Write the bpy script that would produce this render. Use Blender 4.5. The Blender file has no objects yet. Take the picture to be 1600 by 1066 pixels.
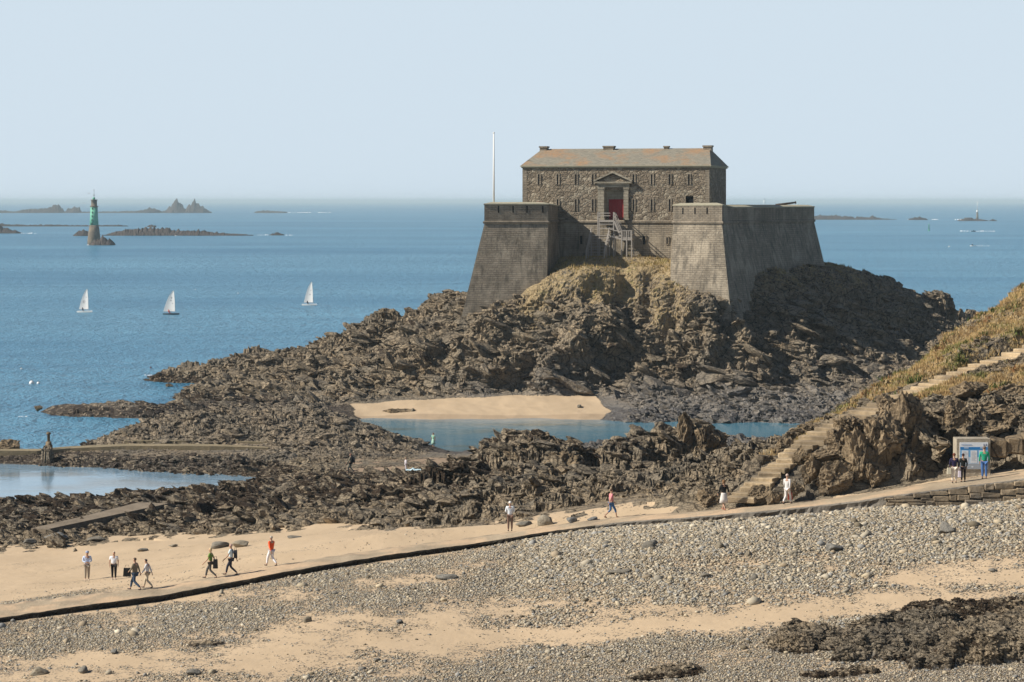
import bpy, bmesh, math, random
import numpy as np
from mathutils import Vector, Matrix
random.seed(7); RNG = np.random.default_rng(11)
sc = bpy.context.scene
# ------------------------------------------------------------------ camera
CAMZ = 28.0; F = 4000.0; HY = 314.0          # eye height above the sea, focal length and horizon in photo pixels
cam = bpy.data.objects.new('camera', bpy.data.cameras.new('camera'))
sc.collection.objects.link(cam)
cam.location = (0, 0, CAMZ); cam.rotation_euler = (math.radians(90), 0, 0)
cam.data.sensor_width = 36; cam.data.lens = 36 * F / 1600; cam.data.shift_y = -(533 - HY) / 1600
cam.data.clip_start = 1; cam.data.clip_end = 400000
sc.camera = cam
SKYLIFT = .15; SKYHAZE = 0.93; SKYCOL = (9.35, 10.9, 12.2, 1)
# ------------------------------------------------------------------ light
SUN_EL = math.radians(37); SUN_AZ = math.atan2(-0.19, -0.982)     # the sun stands to the left, a little behind the camera
world = bpy.data.worlds.new("World"); sc.world = world; world.use_nodes = True
nt = world.node_tree; nt.nodes.clear()
sky = nt.nodes.new('ShaderNodeTexSky'); sky.sky_type = 'NISHITA'; sky.sun_disc = False
sky.sun_elevation = SUN_EL; sky.sun_rotation = math.pi / 2 - SUN_AZ
sky.air_density = 1.0; sky.dust_density = 0.5; sky.ozone_density = 2.5; sky.altitude = 0
bgn = nt.nodes.new('ShaderNodeBackground'); bgn.inputs['Strength'].default_value = 0.055
wo = nt.nodes.new('ShaderNodeOutputWorld')
tcw = nt.nodes.new('ShaderNodeTexCoord'); sx = nt.nodes.new('ShaderNodeSeparateXYZ'); cx_ = nt.nodes.new('ShaderNodeCombineXYZ')
mz = nt.nodes.new('ShaderNodeMath'); mz.operation = 'MULTIPLY_ADD'; mz.inputs[1].default_value = .75; mz.inputs[2].default_value = SKYLIFT; mz.use_clamp = True
nt.links.new(tcw.outputs['Generated'], sx.inputs[0]); nt.links.new(sx.outputs[0], cx_.inputs[0]); nt.links.new(sx.outputs[1], cx_.inputs[1])
nt.links.new(sx.outputs[2], mz.inputs[0]); nt.links.new(mz.outputs[0], cx_.inputs[2]); nt.links.new(cx_.outputs[0], sky.inputs[0])
tint = nt.nodes.new('ShaderNodeMix'); tint.data_type = 'RGBA'; tint.inputs[0].default_value = SKYHAZE
fz = nt.nodes.new('ShaderNodeMapRange'); fz.interpolation_type = 'SMOOTHSTEP'; nt.links.new(sx.outputs[2], fz.inputs['Value'])
for k_, v_ in (('From Min', .10), ('From Max', .24), ('To Min', SKYHAZE), ('To Max', .0)): fz.inputs[k_].default_value = v_
nt.links.new(fz.outputs['Result'], tint.inputs[0])
tint.inputs[7].default_value = SKYCOL                  # thin high haze whitens the blue
nt.links.new(sky.outputs[0], tint.inputs[6]); nt.links.new(tint.outputs[2], bgn.inputs[0]); nt.links.new(bgn.outputs[0], wo.inputs[0])
sl = bpy.data.lights.new('sun', 'SUN'); sl.energy = 5.0; sl.angle = math.radians(0.5); sl.color = (1, 0.93, 0.82)
sun = bpy.data.objects.new('sun', sl); sc.collection.objects.link(sun)
sdir = Vector((math.cos(SUN_AZ) * math.cos(SUN_EL), math.sin(SUN_AZ) * math.cos(SUN_EL), math.sin(SUN_EL)))
sun.rotation_euler = sdir.to_track_quat('Z', 'Y').to_euler(); sun.location = (-60, 100, 90)
sc.view_settings.view_transform = 'Standard'; sc.view_settings.look = 'None'
sc.view_settings.exposure = 0.4; sc.view_settings.gamma = 1
sc.cycles.max_bounces = 5; sc.cycles.diffuse_bounces = 2; sc.cycles.volume_bounces = 0
# ------------------------------------------------------------------ helpers
C = sc.collection
def PT(px, py, d): return Vector(((px - 800) * d / F, d, CAMZ - (py - HY) * d / F))
def YZ(d, y): return CAMZ - (y - HY) * d / F
def tag(o, label=None, cat=None, group=None, kind=None):
    for k, v in (('label', label), ('category', cat), ('group', group), ('kind', kind)):
        if v: o[k] = v
    return o
def empty(name, loc, rz=0):
    o = bpy.data.objects.new(name, None); C.objects.link(o); o.location = loc; o.rotation_euler = (0, 0, rz)
    o.empty_display_size = .3; return o
def copy_tree(o, parent=None):
    c = o.copy(); C.objects.link(c)
    if parent: c.parent = parent
    for ch in list(o.children): copy_tree(ch, c)
    return c
class MB:
    """collects faces, builds one mesh"""
    def __init__(s): s.v = []; s.f = []; s.uv = []; s.sm = []
    def face(s, pts, uv=None, smooth=False):
        n = len(s.v); s.v += [tuple(p) for p in pts]; s.f.append(tuple(range(n, n + len(pts))))
        s.uv.append(uv or [(p[0], p[2]) for p in pts]); s.sm.append(smooth)
    def box(s, c, size, rz=0, M=None, taper=0):
        hx, hy, hz = size[0] / 2, size[1] / 2, size[2] / 2
        cs, sn = math.cos(rz), math.sin(rz)
        P = []
        for z in (-1, 1):
            k = 1 - taper if z > 0 else 1
            for x, y in ((-1, -1), (1, -1), (1, 1), (-1, 1)):
                p = Vector((x * hx * k, y * hy * k, z * hz))
                p = (M @ p) if M else Vector((p.x * cs - p.y * sn, p.x * sn + p.y * cs, p.z))
                P.append(p + Vector(c))
        for q in ((0, 1, 5, 4), (1, 2, 6, 5), (2, 3, 7, 6), (3, 0, 4, 7), (4, 5, 6, 7), (3, 2, 1, 0)):
            a, b = size[0], size[2]
            s.face([P[i] for i in q], [(0, 0), (a, 0), (a, b), (0, b)])
    def bar(s, a, b, w, h=None):
        a, b = Vector(a), Vector(b); d = b - a; L = d.length
        if L < 1e-6: return
        q = d.to_track_quat('X', 'Z').to_matrix()
        s.box((a + b) / 2, (L, w, h or w), M=q)
    def lathe(s, c, prof, n=16, smooth=True, caps=True):
        c = Vector(c)
        rings = [[c + Vector((r * math.cos(2 * math.pi * i / n), r * math.sin(2 * math.pi * i / n), z)) for i in range(n)] for r, z in prof]
        for k in range(len(rings) - 1):
            for i in range(n):
                j = (i + 1) % n
                s.face([rings[k][i], rings[k][j], rings[k + 1][j], rings[k + 1][i]], smooth=smooth)
        if caps:
            s.face(rings[-1]); s.face(rings[0][::-1])
    def tube(s, pts, r, n=6, r2=None):
        pts = [Vector(p) for p in pts]; r2 = r if r2 is None else r2
        rings = []
        for i, p in enumerate(pts):
            t = (pts[min(i + 1, len(pts) - 1)] - pts[max(i - 1, 0)]).normalized()
            a = t.orthogonal().normalized(); b = t.cross(a)
            rr = r + (r2 - r) * i / (len(pts) - 1)
            rings.append([p + rr * (math.cos(2 * math.pi * k / n) * a + math.sin(2 * math.pi * k / n) * b) for k in range(n)])
        for k in range(len(rings) - 1):
            for i in range(n):
                j = (i + 1) % n; s.face([rings[k][i], rings[k][j], rings[k + 1][j], rings[k + 1][i]], smooth=True)
        s.face(rings[-1]); s.face(rings[0][::-1])
    def build(s, name, mat, parent=None, merge=True):
        me = bpy.data.meshes.new(name); me.from_pydata(s.v, [], s.f)
        uvl = me.uv_layers.new(name='UVMap'); k = 0
        flat = [c for u in s.uv for p in u for c in p]
        uvl.data.foreach_set('uv', flat)
        me.polygons.foreach_set('use_smooth', s.sm)
        if merge:
            bm = bmesh.new(); bm.from_mesh(me); bmesh.ops.remove_doubles(bm, verts=bm.verts, dist=1e-4); bm.normal_update()
            bmesh.ops.recalc_face_normals(bm, faces=bm.faces); bm.to_mesh(me); bm.free()
        me.materials.append(mat); me.update()
        o = bpy.data.objects.new(name, me); C.objects.link(o)
        if parent: o.parent = parent
        return o
# ------------------------------------------------------------------ numpy noise
_TB = np.random.default_rng(5).random(65536).astype(np.float32)
def _h(ix, iy, seed):
    return _TB.take(((ix + seed * 37) & 255) * 256 + ((iy + seed * 101) & 255))
_TC = np.cos(_TB * 6.2831853); _TS = np.sin(_TB * 6.2831853)
def vnoise(x, y, seed=0):
    ix = np.floor(x); iy = np.floor(y); fx = (x - ix).astype(np.float32); fy = (y - iy).astype(np.float32)
    ix = ix.astype(np.int32); iy = iy.astype(np.int32)
    u = fx * fx * fx * (fx * (fx * 6 - 15) + 10); v = fy * fy * fy * (fy * (fy * 6 - 15) + 10)
    def g(dx, dy):
        k = ((ix + (dx + seed * 37)) & 255) * 256 + ((iy + (dy + seed * 101)) & 255)
        return _TC.take(k) * (fx - dx) + _TS.take(k) * (fy - dy)
    a, b, c, d = g(0, 0), g(1, 0), g(0, 1), g(1, 1)
    return (a + (b - a) * u + (c - a) * v + (a - b - c + d) * u * v) * 1.41
def fbm(x, y, seed=0, octv=4, gain=.5):
    s = 0; a = 1.0; t = 0
    for k in range(octv):
        s = s + a * vnoise(x * 2 ** k + k * 13.7, y * 2 ** k - k * 7.3, seed + k); t += a; a *= gain
    return s / t
def worley(x, y, seed=0):
    """F1, F2, two randoms per cell, offset to the cell point"""
    x = x.astype(np.float32); y = y.astype(np.float32)
    ix = np.floor(x).astype(np.int32); iy = np.floor(y).astype(np.int32); fx = x - ix; fy = y - iy
    f1 = np.full(x.shape, 9., np.float32); f2 = f1.copy(); kk = np.zeros(x.shape, np.int32); ox = np.zeros(x.shape, np.float32); oy = ox.copy()
    for dx in (-1, 0, 1):
        for dy in (-1, 0, 1):
            k = ((ix + (dx + seed * 37)) & 255) * 256 + ((iy + (dy + seed * 101)) & 255)
            ex = fx - (_TB.take(k) * np.float32(.9) + np.float32(dx + .05)); ey = fy - (_T2.take(k) * np.float32(.9) + np.float32(dy + .05)); d = ex * ex + ey * ey
            m = d < f1; f2 = np.where(m, f1, np.minimum(f2, d)); f1 = np.where(m, d, f1); kk = np.where(m, k, kk)
            ox = np.where(m, ex, ox); oy = np.where(m, ey, oy)
    return np.sqrt(f1), np.sqrt(f2), _T3.take(kk), _T4.take(kk), ox, oy
_T2, _T3, _T4 = [np.random.default_rng(q).random(65536).astype(np.float32) for q in (6, 7, 8)]
def sstep(a, b, x): t = np.clip((x - a) / (b - a), 0, 1); return t * t * (3 - 2 * t)
# ------------------------------------------------------------------ material helpers
def newmat(name):
    m = bpy.data.materials.new(name); m.use_nodes = True; n = m.node_tree
    n.nodes.clear(); o = n.nodes.new('ShaderNodeOutputMaterial'); b = n.nodes.new('ShaderNodeBsdfPrincipled')
    n.links.new(b.outputs[0], o.inputs[0]); b.inputs['Roughness'].default_value = .9
    b.inputs['Specular IOR Level'].default_value = .25
    return m, n, b
class NG:
    def __init__(s, nt): s.t = nt
    def node(s, typ, **kw):
        n = s.t.nodes.new(typ)
        for k, v in kw.items(): setattr(n, k, v)
        return n
    def set(s, sock, v):
        if hasattr(v, 'is_output'): s.t.links.new(v, sock)
        elif isinstance(v, (tuple, list)) and len(v) == 3 and sock.type == 'RGBA': sock.default_value = (*v, 1)
        else: sock.default_value = v
    def coord(s, kind='Object'): return s.node('ShaderNodeTexCoord').outputs[kind]
    def geo(s): return s.node('ShaderNodeNewGeometry').outputs['Position']
    def mapping(s, vec, scale=(1, 1, 1), rot=(0, 0, 0)):
        n = s.node('ShaderNodeMapping'); s.t.links.new(vec, n.inputs[0]); n.inputs['Scale'].default_value = scale; n.inputs['Rotation'].default_value = rot
        return n.outputs[0]
    def noise(s, vec, scale, detail=4, rough=.55, out='Fac', dist=0):
        n = s.node('ShaderNodeTexNoise'); s.t.links.new(vec, n.inputs['Vector']); n.inputs['Scale'].default_value = scale
        n.inputs['Detail'].default_value = detail; n.inputs['Roughness'].default_value = rough; n.inputs['Distortion'].default_value = dist
        return n.outputs[out]
    def voro(s, vec, scale, out='Distance', feature='F1', rand=1):
        n = s.node('ShaderNodeTexVoronoi', feature=feature); s.t.links.new(vec, n.inputs['Vector']); n.inputs['Scale'].default_value = scale
        n.inputs['Randomness'].default_value = rand
        return n.outputs[out]
    def ramp(s, fac, stops):
        n = s.node('ShaderNodeValToRGB'); s.set(n.inputs[0], fac); e = n.color_ramp.elements
        while len(e) < len(stops): e.new(.5)
        for k, (p, c) in enumerate(stops):
            e[k].position = p; e[k].color = (c, c, c, 1) if isinstance(c, (int, float)) else (*c, 1)
        return n.outputs[0]
    def mix(s, f, a, b, mode='MIX'):
        n = s.node('ShaderNodeMix', data_type='RGBA', blend_type=mode); s.set(n.inputs[0], f); s.set(n.inputs[6], a); s.set(n.inputs[7], b)
        return n.outputs[2]
    def math(s, op, a, b=0, c=0, clamp=False):
        n = s.node('ShaderNodeMath', operation=op, use_clamp=clamp); s.set(n.inputs[0], a); s.set(n.inputs[1], b); s.set(n.inputs[2], c); return n.outputs[0]
    def bump(s, h, dist=.05, strength=1, normal=None):
        n = s.node('ShaderNodeBump'); s.set(n.inputs['Height'], h); n.inputs['Distance'].default_value = dist; n.inputs['Strength'].default_value = strength
        if normal: s.t.links.new(normal, n.inputs['Normal'])
        return n.outputs[0]
    def sep(s, c):
        n = s.node('ShaderNodeSeparateColor'); s.t.links.new(c, n.inputs[0]); return n.outputs
    def attr(s, name):
        n = s.node('ShaderNodeAttribute', attribute_name=name); return n.outputs['Color']
def plain(name, col, rough=.8, var=.15, scale=8, metal=0, bump=0):
    m, t, b = newmat(name); g = NG(t); c = g.coord()
    n = g.noise(c, scale, 3)
    g.set(b.inputs['Base Color'], g.mix(n, tuple(x * (1 - var) for x in col), tuple(min(1, x * (1 + var)) for x in col)))
    b.inputs['Roughness'].default_value = rough; b.inputs['Metallic'].default_value = metal
    if bump: g.set(b.inputs['Normal'], g.bump(n, bump))
    return m
# ------------------------------------------------------------------ materials of the ground
def mat_rock():
    m, t, b = newmat('rock'); g = NG(t); p = g.geo(); mk = g.sep(g.attr('mask'))
    n1 = g.noise(p, .35, 5, .6); n2 = g.noise(p, 2.3, 6, .65); n3 = g.noise(g.mapping(p, (1, 1, 2.5), (.5, .4, 0)), 7, 5, .7)
    base = g.mix(g.ramp(n2, [(.3, 0), (.7, 1)]), (.09, .066, .042), (.46, .355, .23))
    base = g.mix(g.ramp(n1, [(.38, 0), (.62, 1)]), base, g.mix(n3, (.12, .097, .068), (.40, .325, .225)))
    base = g.mix(g.math('MULTIPLY', g.ramp(n3, [(.55, 0), (.72, 1)]), .45), base, (.40, .32, .22))
    base = g.mix(g.math('MULTIPLY', g.ramp(n3, [(.30, 1), (.45, 0)]), .8), base, (.03, .024, .018))  # crevice shade painted dark into the rock colour
    fl = g.noise(p, 11, 4, .75); base = g.mix(g.math('MULTIPLY', g.ramp(fl, [(.56, 0), (.66, 1)]), .75), base, (.54, .45, .31))  # barnacle-like pale flecks, painted in as highlights on the rock
    base = g.mix(g.math('MULTIPLY', g.ramp(g.noise(p, .16, 4), [(.5, 0), (.62, 1)]), .5), base, g.mix(n3, (.05, .045, .038), (.25, .225, .18)))
    wp = g.mix(.25, p, g.noise(p, .8, 3, out='Color')); ck = g.voro(wp, .75, 'Distance', 'DISTANCE_TO_EDGE'); ck2 = g.voro(g.mapping(wp, (1, 1, 2.2), (.2, .35, 0)), 1.9, 'Distance', 'DISTANCE_TO_EDGE')
    crk = g.math('MULTIPLY', g.ramp(ck, [(0, 0), (.05, 1)]), g.ramp(ck2, [(0, .25), (.05, 1)]))
    base = g.mix(g.math('MULTIPLY', g.math('SUBTRACT', 1, crk), .75), base, (.02, .016, .012))
    # grass and yellow lichen
    gr = g.mix(g.noise(p, 3, 4), (.24, .175, .09), (.48, .37, .21)); gr = g.mix(g.ramp(g.noise(p, .9, 3), [(.60, 0), (.72, .55)]), gr, (.14, .14, .035))
    gf = g.ramp(g.math('ADD', mk[1], g.math('MULTIPLY', g.math('SUBTRACT', n2, .5), 1.6)), [(.42, 0), (.58, 1)])
    base = g.mix(gf, base, gr)
    # dark weed
    wd = g.mix(g.noise(p, 9, 4, .7), (.014, .009, .006), (.075, .048, .025))
    wf = g.ramp(g.math('ADD', mk[0], g.math('MULTIPLY', g.math('SUBTRACT', g.noise(p, 1.6, 5, .65), .5), 1.8)), [(.45, 0), (.56, 1)])
    base = g.mix(wf, base, wd)
    gy = g.mix(g.noise(p, 5, 3), (.10, .10, .105), (.26, .255, .25))
    base = g.mix(g.math('MULTIPLY', mk[2], g.ramp(n2, [(.3, .3), (.6, 1)])), base, gy)
    g.set(b.inputs['Base Color'], base)
    bn = g.bump(crk, .12, 1, g.bump(n2, .22, 1)); bn = g.bump(n3, .09, 1, bn); bn = g.bump(g.voro(p, 5, 'Distance'), .05, .7, bn)
    bn = g.bump(g.noise(p, 24, 3, .7), .03, .8, bn)
    g.set(b.inputs['Normal'], bn); b.inputs['Roughness'].default_value = .85
    return m
def mat_sand():
    m, t, b = newmat('sand'); g = NG(t); p = g.geo(); mk = g.sep(g.attr('mask'))
    n1 = g.noise(g.mapping(p, (1, .45, 1)), .25, 5); n2 = g.noise(p, 3, 5, .6)
    sand = g.mix(n1, (.37, .27, .165), (.54, .41, .27)); sand = g.mix(g.math('MULTIPLY', n2, .4), sand, (.53, .41, .275))
    # small stones seen as grain
    vc = g.sep(g.voro(p, 11, 'Color')); vd = g.voro(p, 11, 'Distance')
    st = g.ramp(vc[0], [(0, (.10, .09, .075)), (.3, (.24, .21, .165)), (.55, (.34, .30, .235)), (.8, (.46, .41, .33)), (1, (.28, .27, .25))])
    st = g.mix(g.ramp(vd, [(.3, 0), (.5, 1)]), st, (.16, .125, .09))
    gf = g.ramp(g.math('ADD', mk[2], g.math('MULTIPLY', g.math('SUBTRACT', vc[1], .5), .9)), [(.48, 0), (.54, 1)])
    wet = g.mix(g.noise(p, 1.2, 4), (.17, .115, .075), (.27, .19, .13))
    col = g.mix(gf, sand, st)
    col = g.mix(mk[0], col, wet)
    g.set(b.inputs['Base Color'], col)
    bn = g.bump(g.noise(g.mapping(p, (1, .6, 1)), 1.6, 5, .6), .05, .8); bn = g.bump(g.math('MULTIPLY', g.math('SUBTRACT', 1, vd), gf), .06, 1, bn)
    g.set(b.inputs['Normal'], bn)
    return m
M_ROCK = mat_rock(); M_SAND = mat_sand()
# ------------------------------------------------------------------ terrain
# profile of the ground, column by column: (distance, height or [photo row], roughness)
def z_(d, v): return YZ(d, v) if v > 60 else v
COLS = {
 -250: [(98,5.2,0),(120,5,0),(131,5,0),(141,5,0),(150,4.4,0),(178,2.6,.1),(184,2.8,1),(205,1.8,1),(222,.6,.8),(236,-.8,.3),(270,-1.5,.3),(275,.3,.5),(281,-1.5,.3),(480,-3,0)],
 0: [(98,6.0,0),(120,5.7,0),(131,5.6,0),(141,5.7,0),(150,5.0,0),(181,3.0,.05),(186,3.3,1.1),(205,2.6,1.1),(225,1.4,.9),(239,-.1,.6),(245,-1.5,.3),(271,-1.0,.2),(274,.7,.3),(278,.5,.3),(283,-1.5,.2),(480,-3,0)],
 100: [(98,6.2,0),(120,6,0),(134,6,0),(143,6,0),(150,5.3,0),(182,3.2,.05),(187,3.5,1.2),(205,2.9,1.2),(225,1.6,1),(240,0,.6),(246,-1.3,.3),(267,-.9,.3),(271,.4,.6),(276,1.2,.4),(282,-.9,.3),(325,-1.2,.3),(333,.5,.8),(340,1.3,.9),(347,-1.2,.3),(480,-3,0)],
 200: [(98,6.4,0),(137,6.3,0),(145,6.4,0),(151,5.6,0),(184,3.6,.05),(189,3.8,1.3),(205,3.2,1.3),(225,2,1.1),(241,.3,.7),(247,-.6,.4),(263,-.7,.4),(268,.4,.8),(273,1.1,.3),(279,1.3,.4),(286,3.2,1.2),(292,2.2,.8),(300,-1,.3),(326,-.6,.4),(334,1,.9),(340,1.3,.9),(347,-1,.3),(480,-3,0)],
 235: [(98,6.5,0),(138,6.4,0),(145.5,6.6,0),(151,5.8,0),(183,3.8,.05),(188,4.0,1.3),(205,3.3,1.3),(227,2,1.1),(241,.5,.7),(248,-.6,.4),(262,-.6,.4),(268,.6,.8),(273,1.1,.3),(279,1.3,.3),(285,3.1,1.2),(291,3.0,1),(299,.2,.5),(305,-.8,.3),(326,-.6,.4),(334,.9,.8),(340,1.0,.8),(348,-.8,.3),(392,-.8,.2),(399,.5,.6),(406,.7,.7),(412,-.5,.3),(420,-1.5,.2),(480,-3,0)],
 300: [(98,6.6,0),(139,6.7,0),(146,6.9,0),(151,6.2,0),(180,4.2,.05),(185,4.4,1.3),(205,3.6,1.4),(230,1.9,1.1),(241,.8,.8),(250,-.6,.3),(259,-.5,.3),(267,1,.9),(273,1.1,.3),(279,1.3,.3),(285,3.4,1.3),(290,4.3,1.1),(298,2,.8),(312,-.3,.5),(328,-.3,.5),(338,.5,.9),(346,.9,1),(358,.6,.8),(370,1.2,.9),(377,.4,.6),(382,-.6,.3),(390,-.5,.3),(394,.6,.8),(405,2.4,1.1),(413,1,.8),(421,-1.5,.3),(480,-3,0)],
 400: [(98,6.8,0),(141,7.1,0),(148,7.5,0),(153,6.7,0),(178,4.8,.05),(183,5,1.4),(205,4,1.5),(230,2.4,1.2),(244,.9,.7),(250,-.35,.3),(258,-.3,.3),(264,.8,.6),(273,1.1,.3),(279,1.4,.3),(285,3.8,1.4),(290,4.9,1.4),(300,3,1.2),(320,.8,1),(345,.9,1),(365,1.9,1.4),(385,3.2,1.6),(400,4,1.3),(410,2,1),(421,-1,.3),(480,-3,0)],
 500: [(98,6.9,0),(143,7.6,0),(150,7.9,0),(155,7.2,0),(176,5.4,.05),(181,5.6,1.4),(205,4.6,1.5),(228,3,1.1),(245,2,.6),(265,1.6,.6),(276,1.8,.7),(283,3.4,1.2),(290,5.2,1.4),(300,3,1.2),(315,.6,.7),(335,.8,.5),(345,1.5,1.3),(365,3,1.7),(385,5.2,1.9),(398,5.8,1.6),(410,3,1.2),(425,-1,.3),(480,-3,0)],
 550: [(98,6.9,0),(144,7.8,0),(151,8.1,0),(156,7.4,0),(175,5.7,.05),(180,5.8,1.4),(205,4.8,1.6),(227,3.2,1.2),(242,2.3,.25),(258,1.8,.25),(275,1.5,.8),(281,2.6,1.2),(289,3.8,1.3),(298,1.6,.9),(312,.2,.5),(326,-.1,.2),(331,.2,.05),(340,1.0,.05),(345,1.6,1.3),(362,3.4,1.8),(380,7,2),(392,7.6,1.8),(410,4,1.4),(428,-1,.3),(480,-3,0)],
 600: [(98,7,0),(145,8.1,0),(152,8.4,0),(160,7.1,0),(166,6.6,.05),(170,6.6,1.3),(205,5,1.7),(225,3.4,1.2),(238,2.6,.3),(255,2,.2),(272,1.2,.6),(280,2.0,1.1),(287,2.4,1.1),(296,.3,.4),(305,-.7,.1),(325,-.6,.1),(331,.2,.05),(342,1.2,.05),(348,1.8,1.1),(358,4,1.9),(372,8,2.1),(385,9.5,2),(395,8.5,2),(410,5,1.5),(430,-1,.3),(480,-3,0)],
 700: [(98,7,0),(147,8.4,0),(153,8.4,0),(156,7.9,0),(159.5,7.5,.05),(163,7.4,1.4),(172,7.1,1.8),(190,6.5,2.1),(205,6,2.1),(222,4,1.4),(240,2.6,.7),(255,2,.2),(270,1.2,.1),(284,.3,.05),(290,-.5,.05),(322,-.5,.05),(328,.1,.05),(342,1.6,.05),(346,2.8,1.1),(352,8.2,1.9),(357,11.0,1.4),(362,11.6,1.4),(372,12.5,2),(382,14.6,1.5),(392,13,2),(410,7,1.5),(430,-1,.3),(480,-3,0)],
 800: [(98,7,0),(148,8.6,0),(151.5,8.8,0),(152.5,8.8,.05),(155,8.8,.9),(164,8.5,1.3),(172,8.3,1.6),(183,8.3,2),(198,8.5,2.1),(212,6,1.5),(225,4,1),(245,2.5,.7),(265,1.6,.5),(282,.7,.5),(290,-.5,.05),(324,-.5,.05),(329,.1,.05),(343,1.9,.05),(346,2.8,1.2),(350,7.5,2.0),(355,12.6,1.4),(359,13.8,.8),(368,14,.6),(400,12.5,1),(430,-1,.3),(480,-3,0)],
 860: [(98,7.1,0),(148,9.1,0),(150.8,9.25,0),(153,9.3,.9),(172,8.8,1.7),(198,8.2,2.0),(212,6,1.5),(228,3.7,1),(254,2,.7),(281,.9,.6),(291,-.1,.3),(300,-.5,.05),(324,-.5,.05),(329,.15,.05),(343,1.8,.05),(345.5,5.0,1.3),(350,11.5,1.6),(355,15.6,1.1),(359,17.2,.7),(366,18.4,.5),(373,19.6,.4),(400,17,.4),(430,0,.4),(480,-3,0)],
 900: [(98,7.1,0),(148,9.4,0),(150.3,9.5,0),(152.5,9.6,1.0),(175,8.9,1.7),(198,8,1.8),(212,6,1.5),(230,3.5,1),(262,1.6,.7),(280,1.2,.6),(292,.3,.5),(300,-.5,.05),(324,-.5,.05),(329,.2,.05),(343,1.8,.05),(345.5,4.2,1.3),(350,11.0,1.8),(355,16.2,1.2),(359,18.4,.8),(366,19.6,.4),(373,20.0,.3),(400,19.8,.4),(430,0,.4),(480,-3,0)],
 945: [(98,7.2,0),(148,9.8,0),(150.3,9.85,.05),(152.3,9.9,1.0),(175,9.2,1.7),(198,7.9,1.8),(213,6.6,1.5),(227,4,1.1),(254,2,.7),(283,1.2,.7),(295,.3,.5),(302,-.5,.05),(323,-.5,.05),(329,.2,.05),(343,1.9,.06),(347,4.0,1.4),(351,8.5,1.9),(356,14.6,1.3),(361,18.6,.8),(367,19.8,.4),(373,20.1,.3),(400,19.9,.4),(430,0,.4),(480,-3,0)],
 1000: [(98,7.3,0),(148,10.2,0),(150,10.2,.1),(152,10.3,1.0),(175,9.4,1.7),(198,7.9,1.8),(215,7.6,1.6),(224,4.5,1.2),(245,2.5,.8),(265,1.5,.8),(285,1.2,.8),(298,.2,.5),(304,-.5,.1),(321,-.4,.5),(326,.6,1.2),(343,2.4,1.3),(348,3.6,1.6),(353,6.8,2.0),(359,12.4,1.3),(363.5,18.2,.7),(369,20.1,.3),(374,20.3,.3),(400,20,.3),(430,0,.4),(480,-3,0)],
 1050: [(98,7.4,0),(147,10.5,0),(149.3,10.55,.1),(151.3,10.7,1),(174,9.7,1.8),(197,8.2,1.9),(214,7.8,1.6),(223,4.5,1.2),(245,2.5,.8),(266,1.5,.8),(285,1.2,.8),(299,.2,.5),(305,-.5,.1),(320,-.4,.1),(327,.6,1),(343,2.4,1.3),(347,3.8,1.8),(352,8.5,1.6),(355.5,15.5,.8),(359,19.2,.4),(374,20,.3),(400,20,.3),(430,0,.4),(480,-3,0)],
 1100: [(98,7.5,0),(146,10.7,0),(148.7,10.9,.1),(150.7,11.1,1),(172,9.9,1.8),(195,8.4,1.9),(213,7.9,1.6),(222,4.5,1.2),(245,2.5,.8),(268,1.5,.8),(285,1.2,.8),(299,.2,.5),(306,-.5,.1),(320,-.4,.1),(326,.6,1.1),(343,2.4,1.3),(347,4.5,1.9),(351,11.5,1.6),(354,15.6,.8),(359,16.6,.6),(372,19,.6),(400,19,.5),(430,0,.4),(480,-3,0)],
 1150: [(98,7.6,0),(145,10.9,0),(149,11.2,.3),(152,11.6,.9),(170,10.6,1.7),(190,9,1.8),(208,7.4,1.5),(222,4,1.2),(245,2.5,.8),(268,1.5,.8),(285,1.2,.8),(299,.2,.5),(306,-.5,.1),(320,-.4,.1),(326,.6,1.1),(344,2.8,1.3),(348.5,7.5,1.8),(353,13.2,1.2),(360,16.8,.8),(368,19,.6),(400,18.5,.5),(430,2,.5),(455,-2,.3),(480,-3,0)],
 1200: [(98,7.7,0),(145,11.2,0),(148,11.5,.3),(152,12.1,.8),(160,12.4,1.2),(170,11.4,1.4),(185,9.6,1.6),(205,6.5,1.5),(225,3.5,1),(245,2,.8),(285,1.2,.8),(300,.2,.5),(306,-.5,.1),(319,-.4,.1),(325,.6,1.1),(345,3,1.3),(354,8.5,1.8),(362,14,1.6),(371,18.8,.6),(400,18.5,.6),(430,8,1),(452,0,.5),(480,-3,0)],
 1300: [(98,8,0),(145,11.5,0),(148,12,.5),(149.5,13.2,1),(154,13.8,.6),(160,14,.4),(170,13.9,.5),(178,12.4,1.2),(200,7,1.5),(225,3,1),(250,1,.8),(290,-.5,.3),(318,-.4,.1),(324,.6,1.1),(345,2.8,1.3),(358,7,1.9),(370,12.5,2),(383,17.6,1),(395,18.4,.7),(410,17.5,1),(430,10,1.5),(452,3,1),(480,-3,0)],
 1400: [(98,8.2,0),(144,11.9,0),(146.5,12,.3),(147,14.9,.9),(151,15.4,.7),(158,15.5,.5),(170,15.9,.7),(176,15.6,.6),(185,12,1.2),(205,7,1.4),(230,2.5,1),(260,0,.5),(318,-.4,.1),(324,.6,1.1),(345,2.8,1.3),(365,7,1.9),(385,12.5,1.9),(398,15.4,1.2),(412,15.2,1.2),(430,10,1.5),(455,2,1),(480,-3,0)],
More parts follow.
